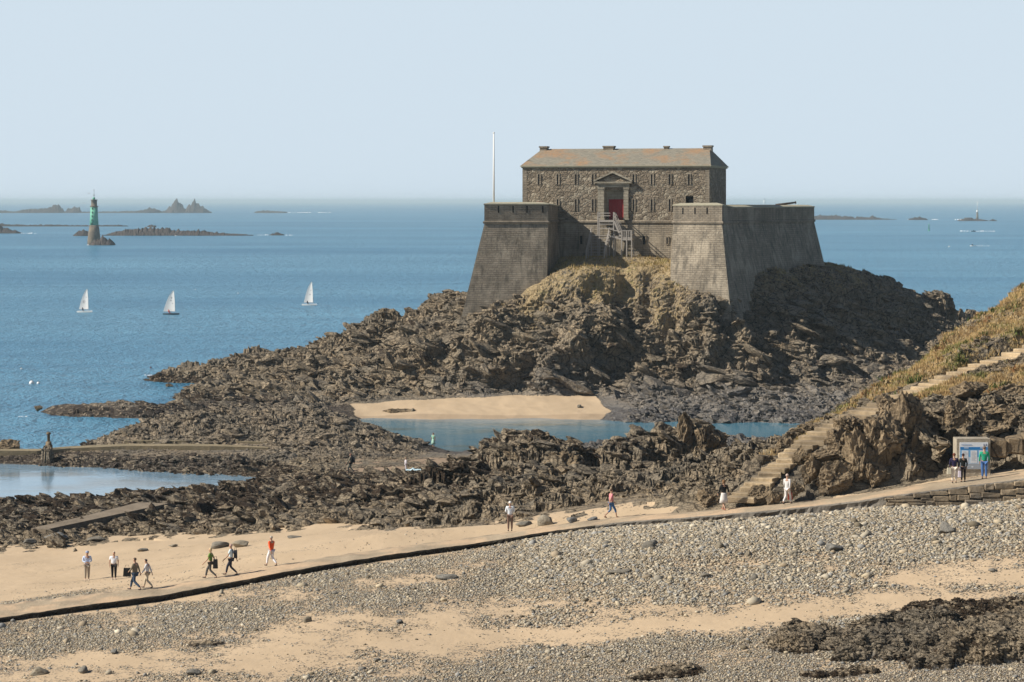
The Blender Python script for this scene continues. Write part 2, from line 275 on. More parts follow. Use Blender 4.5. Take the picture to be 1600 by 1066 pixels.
 1440: [(98,8.3,0),(144,12.1,0),(148.5,12.2,.3),(149.2,15.2,.8),(151.5,16.0,.6),(158,16.1,.3),(170,16.8,.3),(177,17,.3),(186,13.5,1.2),(205,8,1.4),(232,3,1),(262,0,.5),(320,-.4,.1),(325,.6,1.1),(346,2.8,1.3),(368,6,1.9),(390,10.5,1.9),(405,12.2,1.2),(420,11.5,1.2),(436,8,1.5),(458,1,1),(480,-3,0)],
 1472: [(98,8.4,0),(144,12.2,0),(148.5,12.3,.2),(153,12.4,.3),(153.8,15.8,.5),(157,16.4,.4),(162,16.8,.4),(174,17.6,.6),(178,18.2,.5),(187,15.5,1),(205,9.5,1.3),(234,3.5,1),(264,0,.5),(320,-.4,.1),(326,.6,1.1),(347,2.9,1.4),(369,5.8,1.8),(395,9.5,1.7),(414,10.6,1.3),(430,8,1.2),(460,0,.5),(480,-3,0)],
 1500: [(98,8.5,0),(144,12.4,0),(147,12.5,.2),(148,14.2,.7),(150,15.4,.7),(155,16.2,.5),(160,17,.45),(172,18.3,.7),(179,19.2,.5),(188,17,.9),(205,11,1.2),(235,4,1),(265,0,.5),(320,-.4,.1),(326,.6,1.1),(348,3,1.4),(370,5.5,1.8),(400,8.5,1.6),(425,9.3,1.4),(440,6,1.2),(460,0,.5),(480,-3,0)],
 1600: [(98,8.8,0),(143,12.7,0),(147,12.8,.2),(148,14.2,.6),(151,15.6,.7),(155,16.4,.5),(160,17.4,.45),(170,18.7,.6),(177,20.6,.5),(184,22.3,.3),(195,21,.5),(215,14,1),(245,5,1),(280,0,.4),(330,0,.3),(350,3,1.4),(380,5,1.5),(425,5,1.5),(460,-1,.4),(480,-3,0)],
 1850: [(98,9.6,0),(143,13.5,0),(147,13.7,.2),(148.5,15.5,.6),(152,18,.6),(160,20.5,.4),(175,24,.3),(190,27,.3),(215,22,1),(260,6,1),(300,0,.4),(480,-3,0)],
 2500: [(98,11.5,0),(143,15,0),(147,15.3,.2),(149,18,.6),(156,21,.6),(175,26,.4),(195,26,.4),(220,20,1),(262,6,1),(300,0,.4),(480,-3,0)],
 -700: [(98,3.6,0),(120,3.5,0),(150,2.6,0),(172,1.4,.1),(180,1.4,.9),(200,.6,.9),(215,-.8,.4),(240,-1.5,.2),(480,-3,0)],
}
rows = np.concatenate([np.arange(98, 188, .115), np.arange(188, 300, .26), np.arange(300, 342, .30), np.arange(342, 400, .17), np.arange(400, 482, .5)])
pxs = np.concatenate([np.arange(-700, -250, 11), np.arange(-250, -20, 4), np.arange(-20, 1622, 1.45), np.arange(1622, 1850, 4), np.arange(1850, 2501, 11)])
cpx = np.arange(-720, 2521, 10.)
def build_ctrl(idx):
    ks = sorted(COLS); T = np.array([np.interp(rows, [p[0] for p in COLS[k]], [p[idx] for p in COLS[k]]) for k in ks])
    A = np.array([np.interp(cpx, ks, T[:, j]) for j in range(len(rows))]).T       # [cpx, rows]
    w = np.array([.6, 1, 1, 1, .6]); w /= w.sum(); B = sum(w[i] * np.roll(A, i - 2, axis=0) for i in range(5)); B[:2] = A[:2]; B[-2:] = A[-2:]
    return B
CZ = build_ctrl(1); CA = build_ctrl(2)
CZs = CZ.copy()
def bil(M, px, d):
    """bilinear lookup in the control table"""
    j = np.clip(np.interp(d, rows, np.arange(len(rows))), 0, len(rows) - 1.001); i = np.clip((px + 720) / 10, 0, len(cpx) - 1.001)
    i0 = i.astype(int); j0 = j.astype(int); a = i - i0; b = j - j0
    return (M[i0, j0] * (1 - a) * (1 - b) + M[i0 + 1, j0] * a * (1 - b) + M[i0, j0 + 1] * (1 - a) * b + M[i0 + 1, j0 + 1] * a * b)
# causeway line: px, photo row of the near top edge, distance of the near edge, width
PATH = [(-700,1052,124,5),(-250,990,129,4.8),(-20,969,134,4.6),(120,948,136,3.9),(250,931,138,3.3),(450,893,141.5,3.2),(600,868,144,3.0),(740,850,146.5,2.8),(850,832,147,2.6),(960,817,146.5,2.6),(1080,808,145,2.6),(1200,798,143.5,2.7),(1300,788,142.5,2.8),(1380,777,141.5,3.2),(1480,763,141,4.0),(1600,748,140.5,4.4),(1850,722,140,4.4),(2500,685,140,4.4)]
pp = np.array(PATH, float)
def path_at(px):
    d = np.interp(px, pp[:, 0], pp[:, 2]); z = CAMZ - (np.interp(px, pp[:, 0], pp[:, 1]) - HY) * d / F
    return d, z, np.interp(px, pp[:, 0], pp[:, 3])
STAIR = [(1148,784,146.2),(1200,740,150),(1240,705,154),(1290,672,157),(1340,648,159),(1390,628,161),(1440,608,163),(1500,583,165.5),(1560,562,168),(1640,535,171)]
stp = [PT(*p) for p in STAIR]
ug, vg = np.meshgrid(pxs, rows, indexing='ij')
X = ((ug - 800) * vg / F); Y = vg.copy()
Z0 = bil(CZ, ug, vg); AM = bil(CA, ug, vg)
# push footprints about so that outlines are not ruled lines
wx = fbm(X / 9, Y / 9, 5, 3) ; AMb = np.where(vg > 190, np.maximum(AM, .5), AM); uu = ug + wx * 26 * np.clip(AMb, 0, 1) * (1 + (vg > 325)); vv = vg + fbm(X / 7, Y / 7, 9, 3) * 5 * np.clip(AMb, 0, 1)
vv = np.where((vg > 143) & (vg < 152) & (ug > 1260), vg + fbm(X / 3, Y / 9, 9, 3) * 1.6, vv)
Z0 = bil(CZ, uu, vv); AM = bil(CA, uu, vv)
Z0 -= (.75 + .55 * sstep(900, 960, ug)) * sstep(178, 188, vg) * (1 - sstep(216, 224, vg)) * sstep(690, 760, ug) * (1 - sstep(1150, 1200, ug)) + .45 * sstep(255, 265, vg) * (1 - sstep(286, 294, vg)) * sstep(740, 820, ug)
domew = sstep(348, 352, vg) * (1 - sstep(372, 376, vg)) * sstep(770, 830, ug) * (1 - sstep(1040, 1100, ug)); AM = AM * (1 - .5 * domew)
Z0 += fbm(X / 12, Y / 12, 31, 4) * np.clip((vg - 98) / 20, .25, 1) * .25 * (AM < .15)
Z0 += fbm(X / 1.5, Y / 1.5, 37, 3) * .035
def facets(x, y, s, seed, ax=1.0, tilt=1.0, crease=.35):
    f1, f2, r, r2, ox, oy = worley(x / s, y / (s * ax), seed)
    a = r2 * 6.283
    return (r - .5) * 1.1 + tilt * (np.cos(a) * ox + np.sin(a) * oy) - crease * np.clip(1 - (f2 - f1) / .16, 0, 1) + .25 * (.5 - f1)
def rockdisp(x, y):
    w1 = fbm(x / 3, y / 3, 71, 3) * 1.2; w2 = fbm(x / 3, y / 3, 77, 3) * 1.2
    ca, sa = math.cos(.5), math.sin(.5); xr = (x + w1) * ca + (y + w2) * sa; yr = -(x + w1) * sa + (y + w2) * ca
    h = .95 * fbm(x / 9, y / 9, 3, 3)
    h = h + .50 * facets(xr, yr, 5.6, 101, .6, .7, .25) + .32 * facets(xr, yr, 2.5, 111, .6, .7, .5)
    h = h + .13 * facets(xr, yr, 1.1, 121, .6, .8, .6)
    rd = 1 - np.abs(fbm(xr / 1.3, yr / .6, 15, 3)) * 2
    h = h + .07 * (rd - .6)
    return h.astype(np.float32)
def rockdisp2(x, y):
    w1 = fbm(x / 4, y / 4, 171, 3) * 1.3; w2 = fbm(x / 4, y / 4, 177, 3) * 1.3
    ca, sa = math.cos(.18), math.sin(.18); xr = ((x + w1) * ca + (y + w2) * sa) / 2.0; yr = -(x + w1) * sa + (y + w2) * ca
    h = .9 * fbm(x / 10, y / 8, 13, 3) + .55 * facets(xr, yr, 4.0, 181, .8, .6, .4) + .36 * facets(xr, yr, 1.9, 191, .8, .65, .6)
    h = h + .17 * facets(x / 1.5, y, 1.0, 196, .8, .7, .7)
    return h.astype(np.float32)
def fine(x, y):
    return .10 * facets(x, y, .48, 131, .7, .9, .5) + .03 * facets(x, y, .23, 141, .8, .8, .4)
YS = Y + .9 * Z0
RD = rockdisp(X, YS); RD2 = rockdisp2(X, Y)
wA = np.maximum(sstep(335, 350, vg), sstep(1180, 1240, ug) * (vg < 240) * 1.0); wA = np.maximum(wA, .55 * sstep(680, 760, ug) * sstep(1240, 1100, ug) * sstep(170, 180, vg) * (1 - sstep(214, 226, vg)))
RD = RD * wA + RD2 * (1 - wA)
FN = fine(X, YS) * (.35 + .6 * wA) * (1 - .5 * domew)
fsc = 1.25 - (.40 + .30 * (1 - sstep(480, 620, ug))) * (1 - wA) * sstep(165, 185, vg); rock = Z0 + RD * AM * fsc + FN * np.clip(AM * 1.3, 0, 1.3) - .25 * (AM < .12)
def beds(h, s_, dip, seed, amt):
    q = (h + X * dip + .35 * fbm(X / 5, Y / 5, seed, 3)) / s_; f = q - np.floor(q)
    return h + s_ * amt * (sstep(.5, 1, f) - f)
wbd = np.clip(AM * 1.4, 0, 1)
rock = beds(rock, .62, .22, 451, .75 * wbd); rock = beds(rock, .27, .22, 457, .6 * wbd)
sand = Z0 - .25 * AM
# named outcrops in the foreground: px, row, half width px, half depth m, height m, weed
def ground_d(px, py):
    ds = np.arange(99, 470, .25); z = bil(CZ, np.full(ds.shape, float(px)), ds); y = HY + (CAMZ - z) * F / ds
    k = np.argmax(y <= py); return float(ds[k])
OUT = [(1400,1010,115,2.4,.95,1),(1500,962,125,1.4,.60,2),(1560,1014,150,2.8,1.1,1),(1650,970,90,3,1.0,1),(1252,1008,46,1.5,.75,1),(1045,1056,62,.9,.3,1),(1275,1056,26,.5,.25,1),(1335,1055,40,.6,.28,0),
       (322,1008,30,.8,.38,1)]
outid = np.zeros(X.shape, np.int16); OW = np.zeros(X.shape, np.float32); best = np.zeros(X.shape, np.float32)
NZ1 = fbm(X / 1.2, Y / 1.2, 200, 3)
for k, (px, py, rx, ry, hh, wd) in enumerate(OUT):
    d0 = ground_d(px, py); x0 = (px - 800) * d0 / F; rxm = rx * d0 / F
    r = np.sqrt(((X - x0) / rxm) ** 2 + ((Y - d0) / ry) ** 2) + NZ1 * .35
    m = np.clip(1 - r, 0, 1); b = hh * np.minimum(1, m * 3.2) ** .6
    hgt = np.where(m > 0, Z0 - .15 + b + RD * min(.8, hh) * .8 * np.minimum(1, m * 3) + FN * .8 * min(1, hh * 1.6), -99)
    sel = hgt > np.maximum(rock, best - 99 * (best == 0)); win = (hgt > rock)
    outid = np.where(win, k + 1, outid); rock = np.maximum(rock, hgt)
# single tall rocks on the shore: px, d, half width m, half depth m, top z
SP = [(1072,214,1.6,1.6,9.6,1),(1098,213.5,1.6,1.6,9.4,1),(1114,214,1.5,1.6,8.8,.6),(1045,214,3.0,2.0,8.9,1.0),(820,203,3.2,2.4,9.5,.4),(785,201,2.6,2.6,8.9,.4),(868,199,3.2,2.6,9.2,.4),(893,199,1.0,1.2,8.9,.4),(975,206,2.6,2.6,8.6,.5),(1020,209,3,2,8.8,.6),(730,199,2.2,2.2,7.8,.5),
      (1455,400,3.4,4,13.6,.5),(75,272,.7,.7,1.9,.3)]
for (px, d0, rx, ry, zt, pw) in SP:
    x0 = (px - 800) * d0 / F
    r = np.sqrt(((X - x0) / rx) ** 2 + ((Y - d0) / ry) ** 2) + NZ1 * .3
    m = np.clip(1 - r, 0, 1)
    rock = np.where(m > 0, np.maximum(rock, rock + (zt - rock) * np.minimum(1, m * (1.5 if px > 1040 and px < 1120 else 2.6)) ** pw + FN * .8), rock)
# ---- flatten under the causeway, the stairs and the fort
pd, pz, pw = path_at(ug)
inp = (vg > pd - .25) & (vg < pd + pw - .1)
near = (vg > pd - 1.2) & (vg < pd - .1)
H = np.maximum(rock, sand)
drop = np.interp(ug, [-250, 0, 200, 740, 900, 1380, 1500, 1850], [.22, .26, .34, .28, .20, .5, 1.15, 1.3])
front = (vg <= pd + .3)
blend = np.clip(1 - (pd - vg) / 7.0, 0, 1) * front
H = np.where(front, H * (1 - blend) + np.minimum(H, 99) * 0 * blend + (pz - drop) * blend + (outid > 0) * (H - Z0) * blend, H)
H = np.where(inp & (vg > pd + .3), pz - .3, H)
blen = np.where(AM < .25, 3.0, 1.3); back = (vg > pd + pw - .12) & (vg < pd + pw + blen); bb = np.clip((vg - pd - pw) / blen, 0, 1)
H = np.where(back, (pz - .06) * (1 - bb) + H * bb, H)
A2 = np.clip(H, -50, 90)
sdist = np.full(X.shape, 99., np.float32); sz = np.zeros(X.shape, np.float32)
for a, b in zip(stp[:-1], stp[1:]):
    dx, dy = b.x - a.x, b.y - a.y; L2 = dx * dx + dy * dy
    t = np.clip(((X - a.x) * dx + (Y - a.y) * dy) / L2, 0, 1); dd = np.hypot(X - a.x - t * dx, Y - a.y - t * dy)
    m = dd < sdist; sdist = np.where(m, dd, sdist); sz = np.where(m, a.z + t * (b.z - a.z), sz)
H = np.where(sdist < 1.25, np.minimum(H, sz - .28), H)
behind = (sdist >= 1.25) & (sdist < 4) & (vg > 147)
H = np.where(behind, np.minimum(H, sz - .2 + (sdist - 1.25) * .9 + .45 * RD + FN), H)
infront = (sdist < 2.6) & (sdist >= 1.25) & (Y < np.interp(X, [p.x for p in stp], [p.y for p in stp]) )
H = np.where(infront, np.minimum(H, sz + .25 + .3 * RD), H)
isrock = ((rock > sand + .02) | (sdist < 4) | (AM > .9) | ((AM > .12) & ((vg > 200) | ((ug > 1180) & (vg < 260))) & ~((AM < .36) & (vg > 234) & (vg < 264) & (ug > 540)))) & ~(inp) & ~((front) & (outid == 0))
# ---- on steep ground push the rock out along the slope's normal instead of straight up
Zb = bil(CZ, ug, vg); Zx = np.gradient(Zb, pxs, axis=0) * F / vg; Zy = np.gradient(Zb, rows, axis=1)
ln = np.sqrt(1 + Zx ** 2 + Zy ** 2); wn = (AM > .3) * (outid == 0) * (sdist > 3) * np.clip((ln - 1.05) * 4, 0, 1) * isrock
dsp = (H - Zb); kk_ = np.clip(AM * .9, 0, 2)
X = X - wn * dsp * Zx / ln; Y = Y - wn * dsp * Zy / ln; H = np.where(wn > 0, Zb + dsp * (1 - wn + wn / ln), H)
wj = np.clip(AM * 1.3, 0, 1) * isrock * (sdist > 2.2) * ~inp * (vg > pd + 1.5); wj = np.maximum(wj, (outid > 0) * .6)
jx = fbm(X / .9, H / .42, 461, 3); jy = fbm(X / .8 + 50, H / .38, 467, 3)
X = X + jx * .28 * wj; Y = Y + jy * .7 * wj
# ---- masks: R weed / wet, G grass, B grey or gravel
PYv = HY + (CAMZ - Z0) * F / vg
nz = fbm(X / 6, Y / 6, 55, 4)
weed = .75 * sstep(176, 200, vg) * (1 - sstep(236, 262, vg)) * (1 - sstep(560, 760, ug)) * .72
weed = weed + .34 * sstep(172, 186, vg) * (1 - sstep(205, 240, vg)) * sstep(560, 760, ug) * (1 - sstep(950, 1150, ug))
weed = weed * (1 + .9 * fbm(X / 9, Y / 6, 58, 3)) + .10 * (weed > .1)
weed = np.maximum(weed, np.where((vg > 255) & (H < 1.0), .62, 0))
weed = np.maximum(weed, np.where((vg > 340) & (ug > 560), .25, 0) * (1 - sstep(8, 14, H)))
for k, o in enumerate(OUT):
    weed = np.where(outid == k + 1, [.0, .12, .72][o[5]], weed)
weed = np.where((outid > 0) & (H - Z0 < .12), .8, weed)
grass = np.zeros(X.shape, np.float32)
hl = (ug > 1190) & (vg > 146) & (vg < 235)
above = Y > np.interp(X, [p.x for p in stp], [p.y for p in stp])
grass = np.where(hl & above & (sdist > 1.2), np.clip(.44 + .22 * sstep(1280, 1430, ug) + nz * 1.1, 0, 1), grass)
grass = np.where(hl & ~above & (sdist > 1.1) & (vg > 155.5) & (ug > 1420), np.clip(.50 + nz * 1.2, 0, 1), grass)
fh = (vg > 352) & (vg < 415) & (H > 14.5)
grass = np.where(fh, np.clip(.20 + .50 * sstep(13.5, 18.5, H) * (1 - .45 * sstep(1120, 1180, ug)) + nz * .6, 0, .85), grass)
dome = (ug > 760) & (ug < 1100) & (vg > 345) & (vg < 380) & (H > 10)
grass = np.where(dome, np.maximum(grass, np.clip(.30 + .38 * sstep(11, 17, H) * (1 - sstep(960, 1090, ug) * .5) + nz * .6, 0, .85)), grass)
grey = .7 * sstep(262, 275, vg) * (1 - sstep(338, 350, vg)) * sstep(640, 780, ug) + .5 * sstep(258, 268, vg) * (1 - sstep(338, 350, vg)) * (1 - sstep(640, 780, ug)) * .3
grey = np.maximum(grey, .22 * sstep(1000, 1250, ug) * sstep(318, 330, vg) * (1 - sstep(4, 9, H)))
wet = np.where((vg > 200) & (vg < 290), .75, 0) * 1.0; wet = np.where((vg > 318) & (vg < 331), .35, wet)
# gravel fraction of the beach
def gravel_density(px, py):
    n = fbm(px / 210, py / 34, 401, 4) * 1.0 + fbm(px / 60, py / 14, 405, 3) * .45 + fbm(px / 17, py / 5, 409, 3) * .35
    edge = np.interp(px, pp[:, 0], pp[:, 1]) + 8
    t = py - edge
    band = sstep(2, 10, t) * (1 - sstep(45, 80, t)) * (1 - .15 * sstep(700, 900, px))
    cob = sstep(700, 860, px) * sstep(800, 815, py) * (1 - sstep(905, 940, py))
    streak_y = np.interp(px, [0, 400, 900, 1250, 1600], [1046, 1010, 992, 955, 925])
    streak = np.exp(-((py - streak_y) / np.interp(px, [0, 400, 900, 1600], [14, 24, 22, 10])) ** 2)
    low = sstep(10, 30, py - streak_y) * sstep(500, 900, px) * 1.0
    s2 = np.exp(-((py - np.interp(px, [0, 300, 900, 1600], [1000, 940, 880, 900])) / 16) ** 2) * .32
    s3 = np.exp(-((py - 900) / 26) ** 2) * sstep(1180, 1400, px) * .5
    r = .47 + .42 * band + .5 * cob + .55 * low - .36 * streak * sstep(-200, 700, px) - s2 - s3 + n * .95
    left = sstep(40, 70, t) * (1 - sstep(420, 760, px)) * .12
    return np.clip(r - left, 0, 1)
bp = HY + (CAMZ - H) * F / vg
GD = np.where(vg < pd + .5, gravel_density(ug, bp), 0)
beyond = (vg >= pd + .5) & (vg < 172)
GD = np.where(beyond, np.clip(.75 * (1 - sstep(120, 210, ug)) * (1 - sstep(1.5, 7, vg - pd - pw)) + fbm(X / 5, Y / 2.5, 91, 3) * .45 + .02, 0, 1), GD)
R = np.where(isrock, weed, wet); B = np.where(isrock, grey, GD)
for gx, gy, grx, gry, gst in ((300,1015,110,22,.5),(1130,955,1,1,0)):
    pass
# ---- build objects from the grid
nI, nJ = X.shape
MASK = np.stack([R, grass * isrock, B, np.ones_like(R)], -1).astype(np.float32)
fr = isrock[:-1, :-1] | isrock[1:, 1:] | isrock[1:, :-1] | isrock[:-1, 1:]
fo = np.where(fr, outid[:-1, :-1], 0)
zc = np.maximum.reduce([H[:-1, :-1], H[1:, 1:], H[1:, :-1], H[:-1, 1:]])
um = ug[:-1, :-1]; vm = vg[:-1, :-1]
cls = np.zeros(fr.shape, np.int8)                     # 1 sand, 2 foreshore rocks, 3 fort hill, 4 headland, 10+ outcrops
cls[~fr] = 1; cls[fr] = 2
div = np.interp(um, [-250, 230, 420, 560, 1000, 1850], [360, 352, 330, 322, 312, 300])
cls[fr & (vm > div)] = 3
cls[fr & (vm < 262) & (um > 1195 - (vm - 150) * .5)] = 4
cls[fr & (vm > 325) & (vm < 352) & (um < 262)] = 5
cls = np.where((fo > 0), 10 + fo, cls)
cls[zc < -.45] = 0
def grid_obj(sel, name, mat, smooth=True):
    ii, jj = np.nonzero(sel)
    if len(ii) == 0: return None
    a = ii * nJ + jj; q = np.stack([a, a + nJ, a + nJ + 1, a + 1], 1)
    u, inv = np.unique(q.ravel(), return_inverse=True)
    co = np.stack([X.ravel()[u], Y.ravel()[u], H.ravel()[u]], 1).astype(np.float32)
    me = bpy.data.meshes.new(name); me.vertices.add(len(u)); me.vertices.foreach_set('co', co.ravel())
    n = len(ii); me.loops.add(n * 4); me.polygons.add(n)
    me.loops.foreach_set('vertex_index', inv.astype(np.int32).ravel())
    me.polygons.foreach_set('loop_start', np.arange(0, n * 4, 4, dtype=np.int32)); me.polygons.foreach_set('loop_total', np.full(n, 4, np.int32))
    me.polygons.foreach_set('use_smooth', np.full(n, smooth))
    at = me.attributes.new('mask', 'FLOAT_COLOR', 'POINT'); at.data.foreach_set('color', MASK.reshape(-1, 4)[u].ravel())
    me.materials.append(mat); me.update(calc_edges=True)
    o = bpy.data.objects.new(name, me); C.objects.link(o); return o
tag(grid_obj(cls == 1, 'beach_sand', M_SAND), kind='structure')
tag(grid_obj(cls == 2, 'foreshore_rocks', M_ROCK, False), kind='structure')
tag(grid_obj(cls == 3, 'fort_hill', M_ROCK, False), kind='structure')
tag(grid_obj(cls == 4, 'headland', M_ROCK, False), kind='structure')
tag(grid_obj(cls == 5, 'low_reef', M_ROCK, False), 'low brown reef alone in the water left of the fort island, gull on top', 'reef')
OL = {1: 'olive rock outcrop on the grey shingle, front left lobe of the big weedy ledge', 2: 'dark brown weed-covered top of the big rock ledge at the lower right',
 3: 'broad olive and black ledge running out of the lower right corner', 4: 'olive rock cut by the right edge above the lower right ledge',
 5: 'small dark weedy rock on the shingle just left of the big ledge', 6: 'flat brown rock cut by the bottom edge, right of the middle', 7: 'tiny dark weedy rock near the bottom edge below the small weedy rock',
 8: 'low pale olive rock near the bottom edge below the big ledge', 9: 'dark weedy hump with green weed around it on the sand at the lower left'}
for k in range(1, len(OUT) + 1):
    o = grid_obj(cls == 10 + k, 'rock_outcrop', M_ROCK, False)
    if o: tag(o, OL[k], 'rock outcrop', 'rock outcrops on the beach')
def Hat(px, d):
    i = int(np.clip(np.searchsorted(pxs, px), 0, nI - 1)); j = int(np.clip(np.searchsorted(rows, d), 0, nJ - 1)); return float(H[i, j])
def ray_ground(px, py, d0=100, d1=460):
    """first point of the finished ground seen at this photo pixel"""
    i = int(np.clip(np.searchsorted(pxs, px), 0, nI - 1)); y = HY + (CAMZ - H[i]) * F / rows
    ok = np.nonzero((y <= py) & (rows >= d0) & (rows <= d1))[0]; j = ok[0] if len(ok) else nJ - 1
    return float(rows[j]), float(H[i, j])
def Hxy(x, y): return Hat(800 + x * F / y, y)
# deep ground under everything, out to the horizon
mb = MB(); mb.face([(-60000, -2000, -3.2), (60000, -2000, -3.2), (60000, 120000, -3.2), (-60000, 120000, -3.2)])
o = mb.build('seabed', M_SAND, merge=False); tag(o, kind='structure')
# near side of the beach that the frame does not show
mb = MB()
for k in range(len(cpx) - 1):
    p = [cpx[k], cpx[k + 1]]; z = [CZ[k, 0], CZ[k + 1, 0]]
    mb.face([((p[0] - 800) * 98 / F, 98, z[0]), ((p[0] - 800) * 98 / F * 1.6, 20, z[0] - 1), ((p[1] - 800) * 98 / F * 1.6, 20, z[1] - 1), ((p[1] - 800) * 98 / F, 98, z[1])])
tag(mb.build('near_beach', M_SAND, merge=False), kind='structure')
# ------------------------------------------------------------------ water
def mat_water(name, deep, shal, rough, b1, b2, patch=None):
    m, t, b = newmat(name); g = NG(t); p = g.geo()
    big = g.noise(g.mapping(p, (.35, 1, 1)), .006, 4); mid = g.noise(g.mapping(p, (.3, 1, 1)), .05, 4)
    c = g.mix(g.ramp(g.math('ADD', g.math('MULTIPLY', big, .6), g.math('MULTIPLY', mid, .4)), [(.36, 0), (.64, 1)]), deep, shal)
    if patch:
        c = g.mix(g.ramp(g.noise(g.mapping(p, (.5, 1, 1)), .12, 4), [(.52, 0), (.64, .7)]), c, patch)
    g.set(b.inputs['Base Color'], c); b.inputs['Roughness'].default_value = rough; b.inputs['Specular IOR Level'].default_value = .5; b.inputs['IOR'].default_value = 1.33
    n1 = g.noise(g.mapping(p, (1, .55, 1), (0, 0, .25)), .28, 5, .6); n2 = g.noise(g.mapping(p, (1, .6, 1), (0, 0, -.2)), 1.4, 4, .6)
    n1 = g.math('MULTIPLY', n1, g.ramp(big, [(.36, .35), (.52, 1)])); bn = g.bump(n1, b1, 1); bn = g.bump(n2, b2, 1, bn); g.set(b.inputs['Normal'], bn)
    return m
M_SEA = mat_water('sea_water', (.02, .15, .27), (.11, .31, .45), .28, 3.0, .9)
M_POOL = mat_water('pool_water', (.055, .175, .26), (.10, .26, .35), .10, .05, .03, (.10, .13, .11))
M_CALM = mat_water('calm_water', (.13, .24, .33), (.24, .36, .46), .10, .04, .02, (.15, .15, .13))
def water(name, xy, z, mat):
    mb = MB(); mb.face([(x, y, z) for x, y in xy]); o = mb.build(name, mat, merge=False); tag(o, kind='structure'); return o
water('sea', [(-60000, 100), (-400.1, 100), (-400.1, 274), (-18, 274), (-18, 300), (60000, 300), (60000, 120000), (-60000, 120000)], 0, M_SEA)
water('calm_water', [(-400, 150), (-25, 150), (-25, 273.9), (-400, 273.9)], 0, M_CALM)
water('tidal_pool', [(-24.9, 180), (60, 180), (60, 299.9), (-17.9, 299.9), (-17.9, 273.9), (-24.9, 273.9)], 0, M_POOL)
water('lagoon', [(-19.5, 277), (90, 277), (90, 340), (-19.5, 340)], .012, M_POOL)
# ------------------------------------------------------------------ masonry materials
def mat_wall(name, ca, cb, bw, bh, rough_bump=.05, stain=.5, mortar=(.13, .11, .09), offv=0, weather=.4):
    m, t, b = newmat(name); g = NG(t); uv = g.coord('UV'); p = g.geo()
    br = g.node('ShaderNodeTexBrick'); g.t.links.new(uv, br.inputs['Vector']); br.offset = .5
    br.inputs['Scale'].default_value = 1; br.inputs['Brick Width'].default_value = bw; br.inputs['Row Height'].default_value = bh
    br.inputs['Mortar Size'].default_value = .022; br.inputs['Mortar Smooth'].default_value = .2; br.inputs['Bias'].default_value = 0
    br.inputs['Color1'].default_value = (*ca, 1); br.inputs['Color2'].default_value = (*cb, 1); br.inputs['Mortar'].default_value = (*mortar, 1)
    n = g.noise(p, 1.1, 5, .65); n2 = g.noise(p, 6, 4, .7)
    c = g.mix(g.ramp(n, [(.35, 0), (.65, 1)]), br.outputs[0], tuple((x + y) * .36 for x, y in zip(ca, cb)))
    c = g.mix(.55, br.outputs[0], c); c = g.mix(g.math('MULTIPLY', g.ramp(n2, [(.35, 0), (.75, 1)]), .35), c, tuple(min(1, y * 1.35) for y in cb))
    pt = g.noise(p, .28, 4, .6); c = g.mix(g.math('MULTIPLY', g.ramp(pt, [(.50, 0), (.62, 1)]), .45), c, tuple(min(1, y * 1.45) for y in cb)); c = g.mix(g.math('MULTIPLY', g.ramp(pt, [(.36, 1), (.48, 0)]), .25), c, tuple(x * .55 for x in ca))
    st = g.noise(g.mapping(p, (1.2, 1.2, .12)), 1.5, 4, .6)
    c = g.mix(g.math('MULTIPLY', g.ramp(st, [(.48, 0), (.68, 1)]), stain), c, (.045, .042, .035))
    g.set(b.inputs['Base Color'], c)
    bn = g.bump(g.math('SUBTRACT', 1, br.outputs['Fac']), .08, 1); bn = g.bump(n2, rough_bump, 1, bn); bn = g.bump(n, rough_bump * 1.5, .7, bn)
    g.set(b.inputs['Normal'], bn); b.inputs['Roughness'].default_value = .92
    return m
def mat_rubble(name, ca, cb):
    m, t, b = newmat(name); g = NG(t); uv = g.mapping(g.coord('UV'), (1, 1.5, 1)); p = g.geo()
    w = g.mix(.12, uv, g.noise(uv, 1.5, 3, out='Color'))
    d1 = g.voro(w, 1.75, 'Distance', 'DISTANCE_TO_EDGE'); cc = g.sep(g.voro(w, 1.75, 'Color')); d2 = g.voro(w, 4.5, 'Distance')
    n2 = g.noise(p, 7, 5, .7); n = g.noise(p, .5, 4)
    c = g.mix(cc[0], ca, cb); c = g.mix(g.math('MULTIPLY', n2, .5), c, tuple(x * .6 for x in ca))
    c = g.mix(g.ramp(d1, [(0, 1), (.06, 0)]), c, (.13, .105, .08)); c = g.mix(g.math('MULTIPLY', g.ramp(n, [(.5, 0), (.66, 1)]), .35), c, (.11, .095, .07))
    c = g.mix(g.math('MULTIPLY', g.ramp(cc[1], [(.82, 0), (.86, 1)]), .5), c, (.42, .37, .28))
    g.set(b.inputs['Base Color'], c)
    bn = g.bump(g.ramp(d1, [(0, 0), (.16, 1)]), .06, 1); bn = g.bump(cc[2], .07, 1, bn); bn = g.bump(d2, .05, 1, bn); bn = g.bump(n2, .06, 1, bn)
    g.set(b.inputs['Normal'], bn); return m
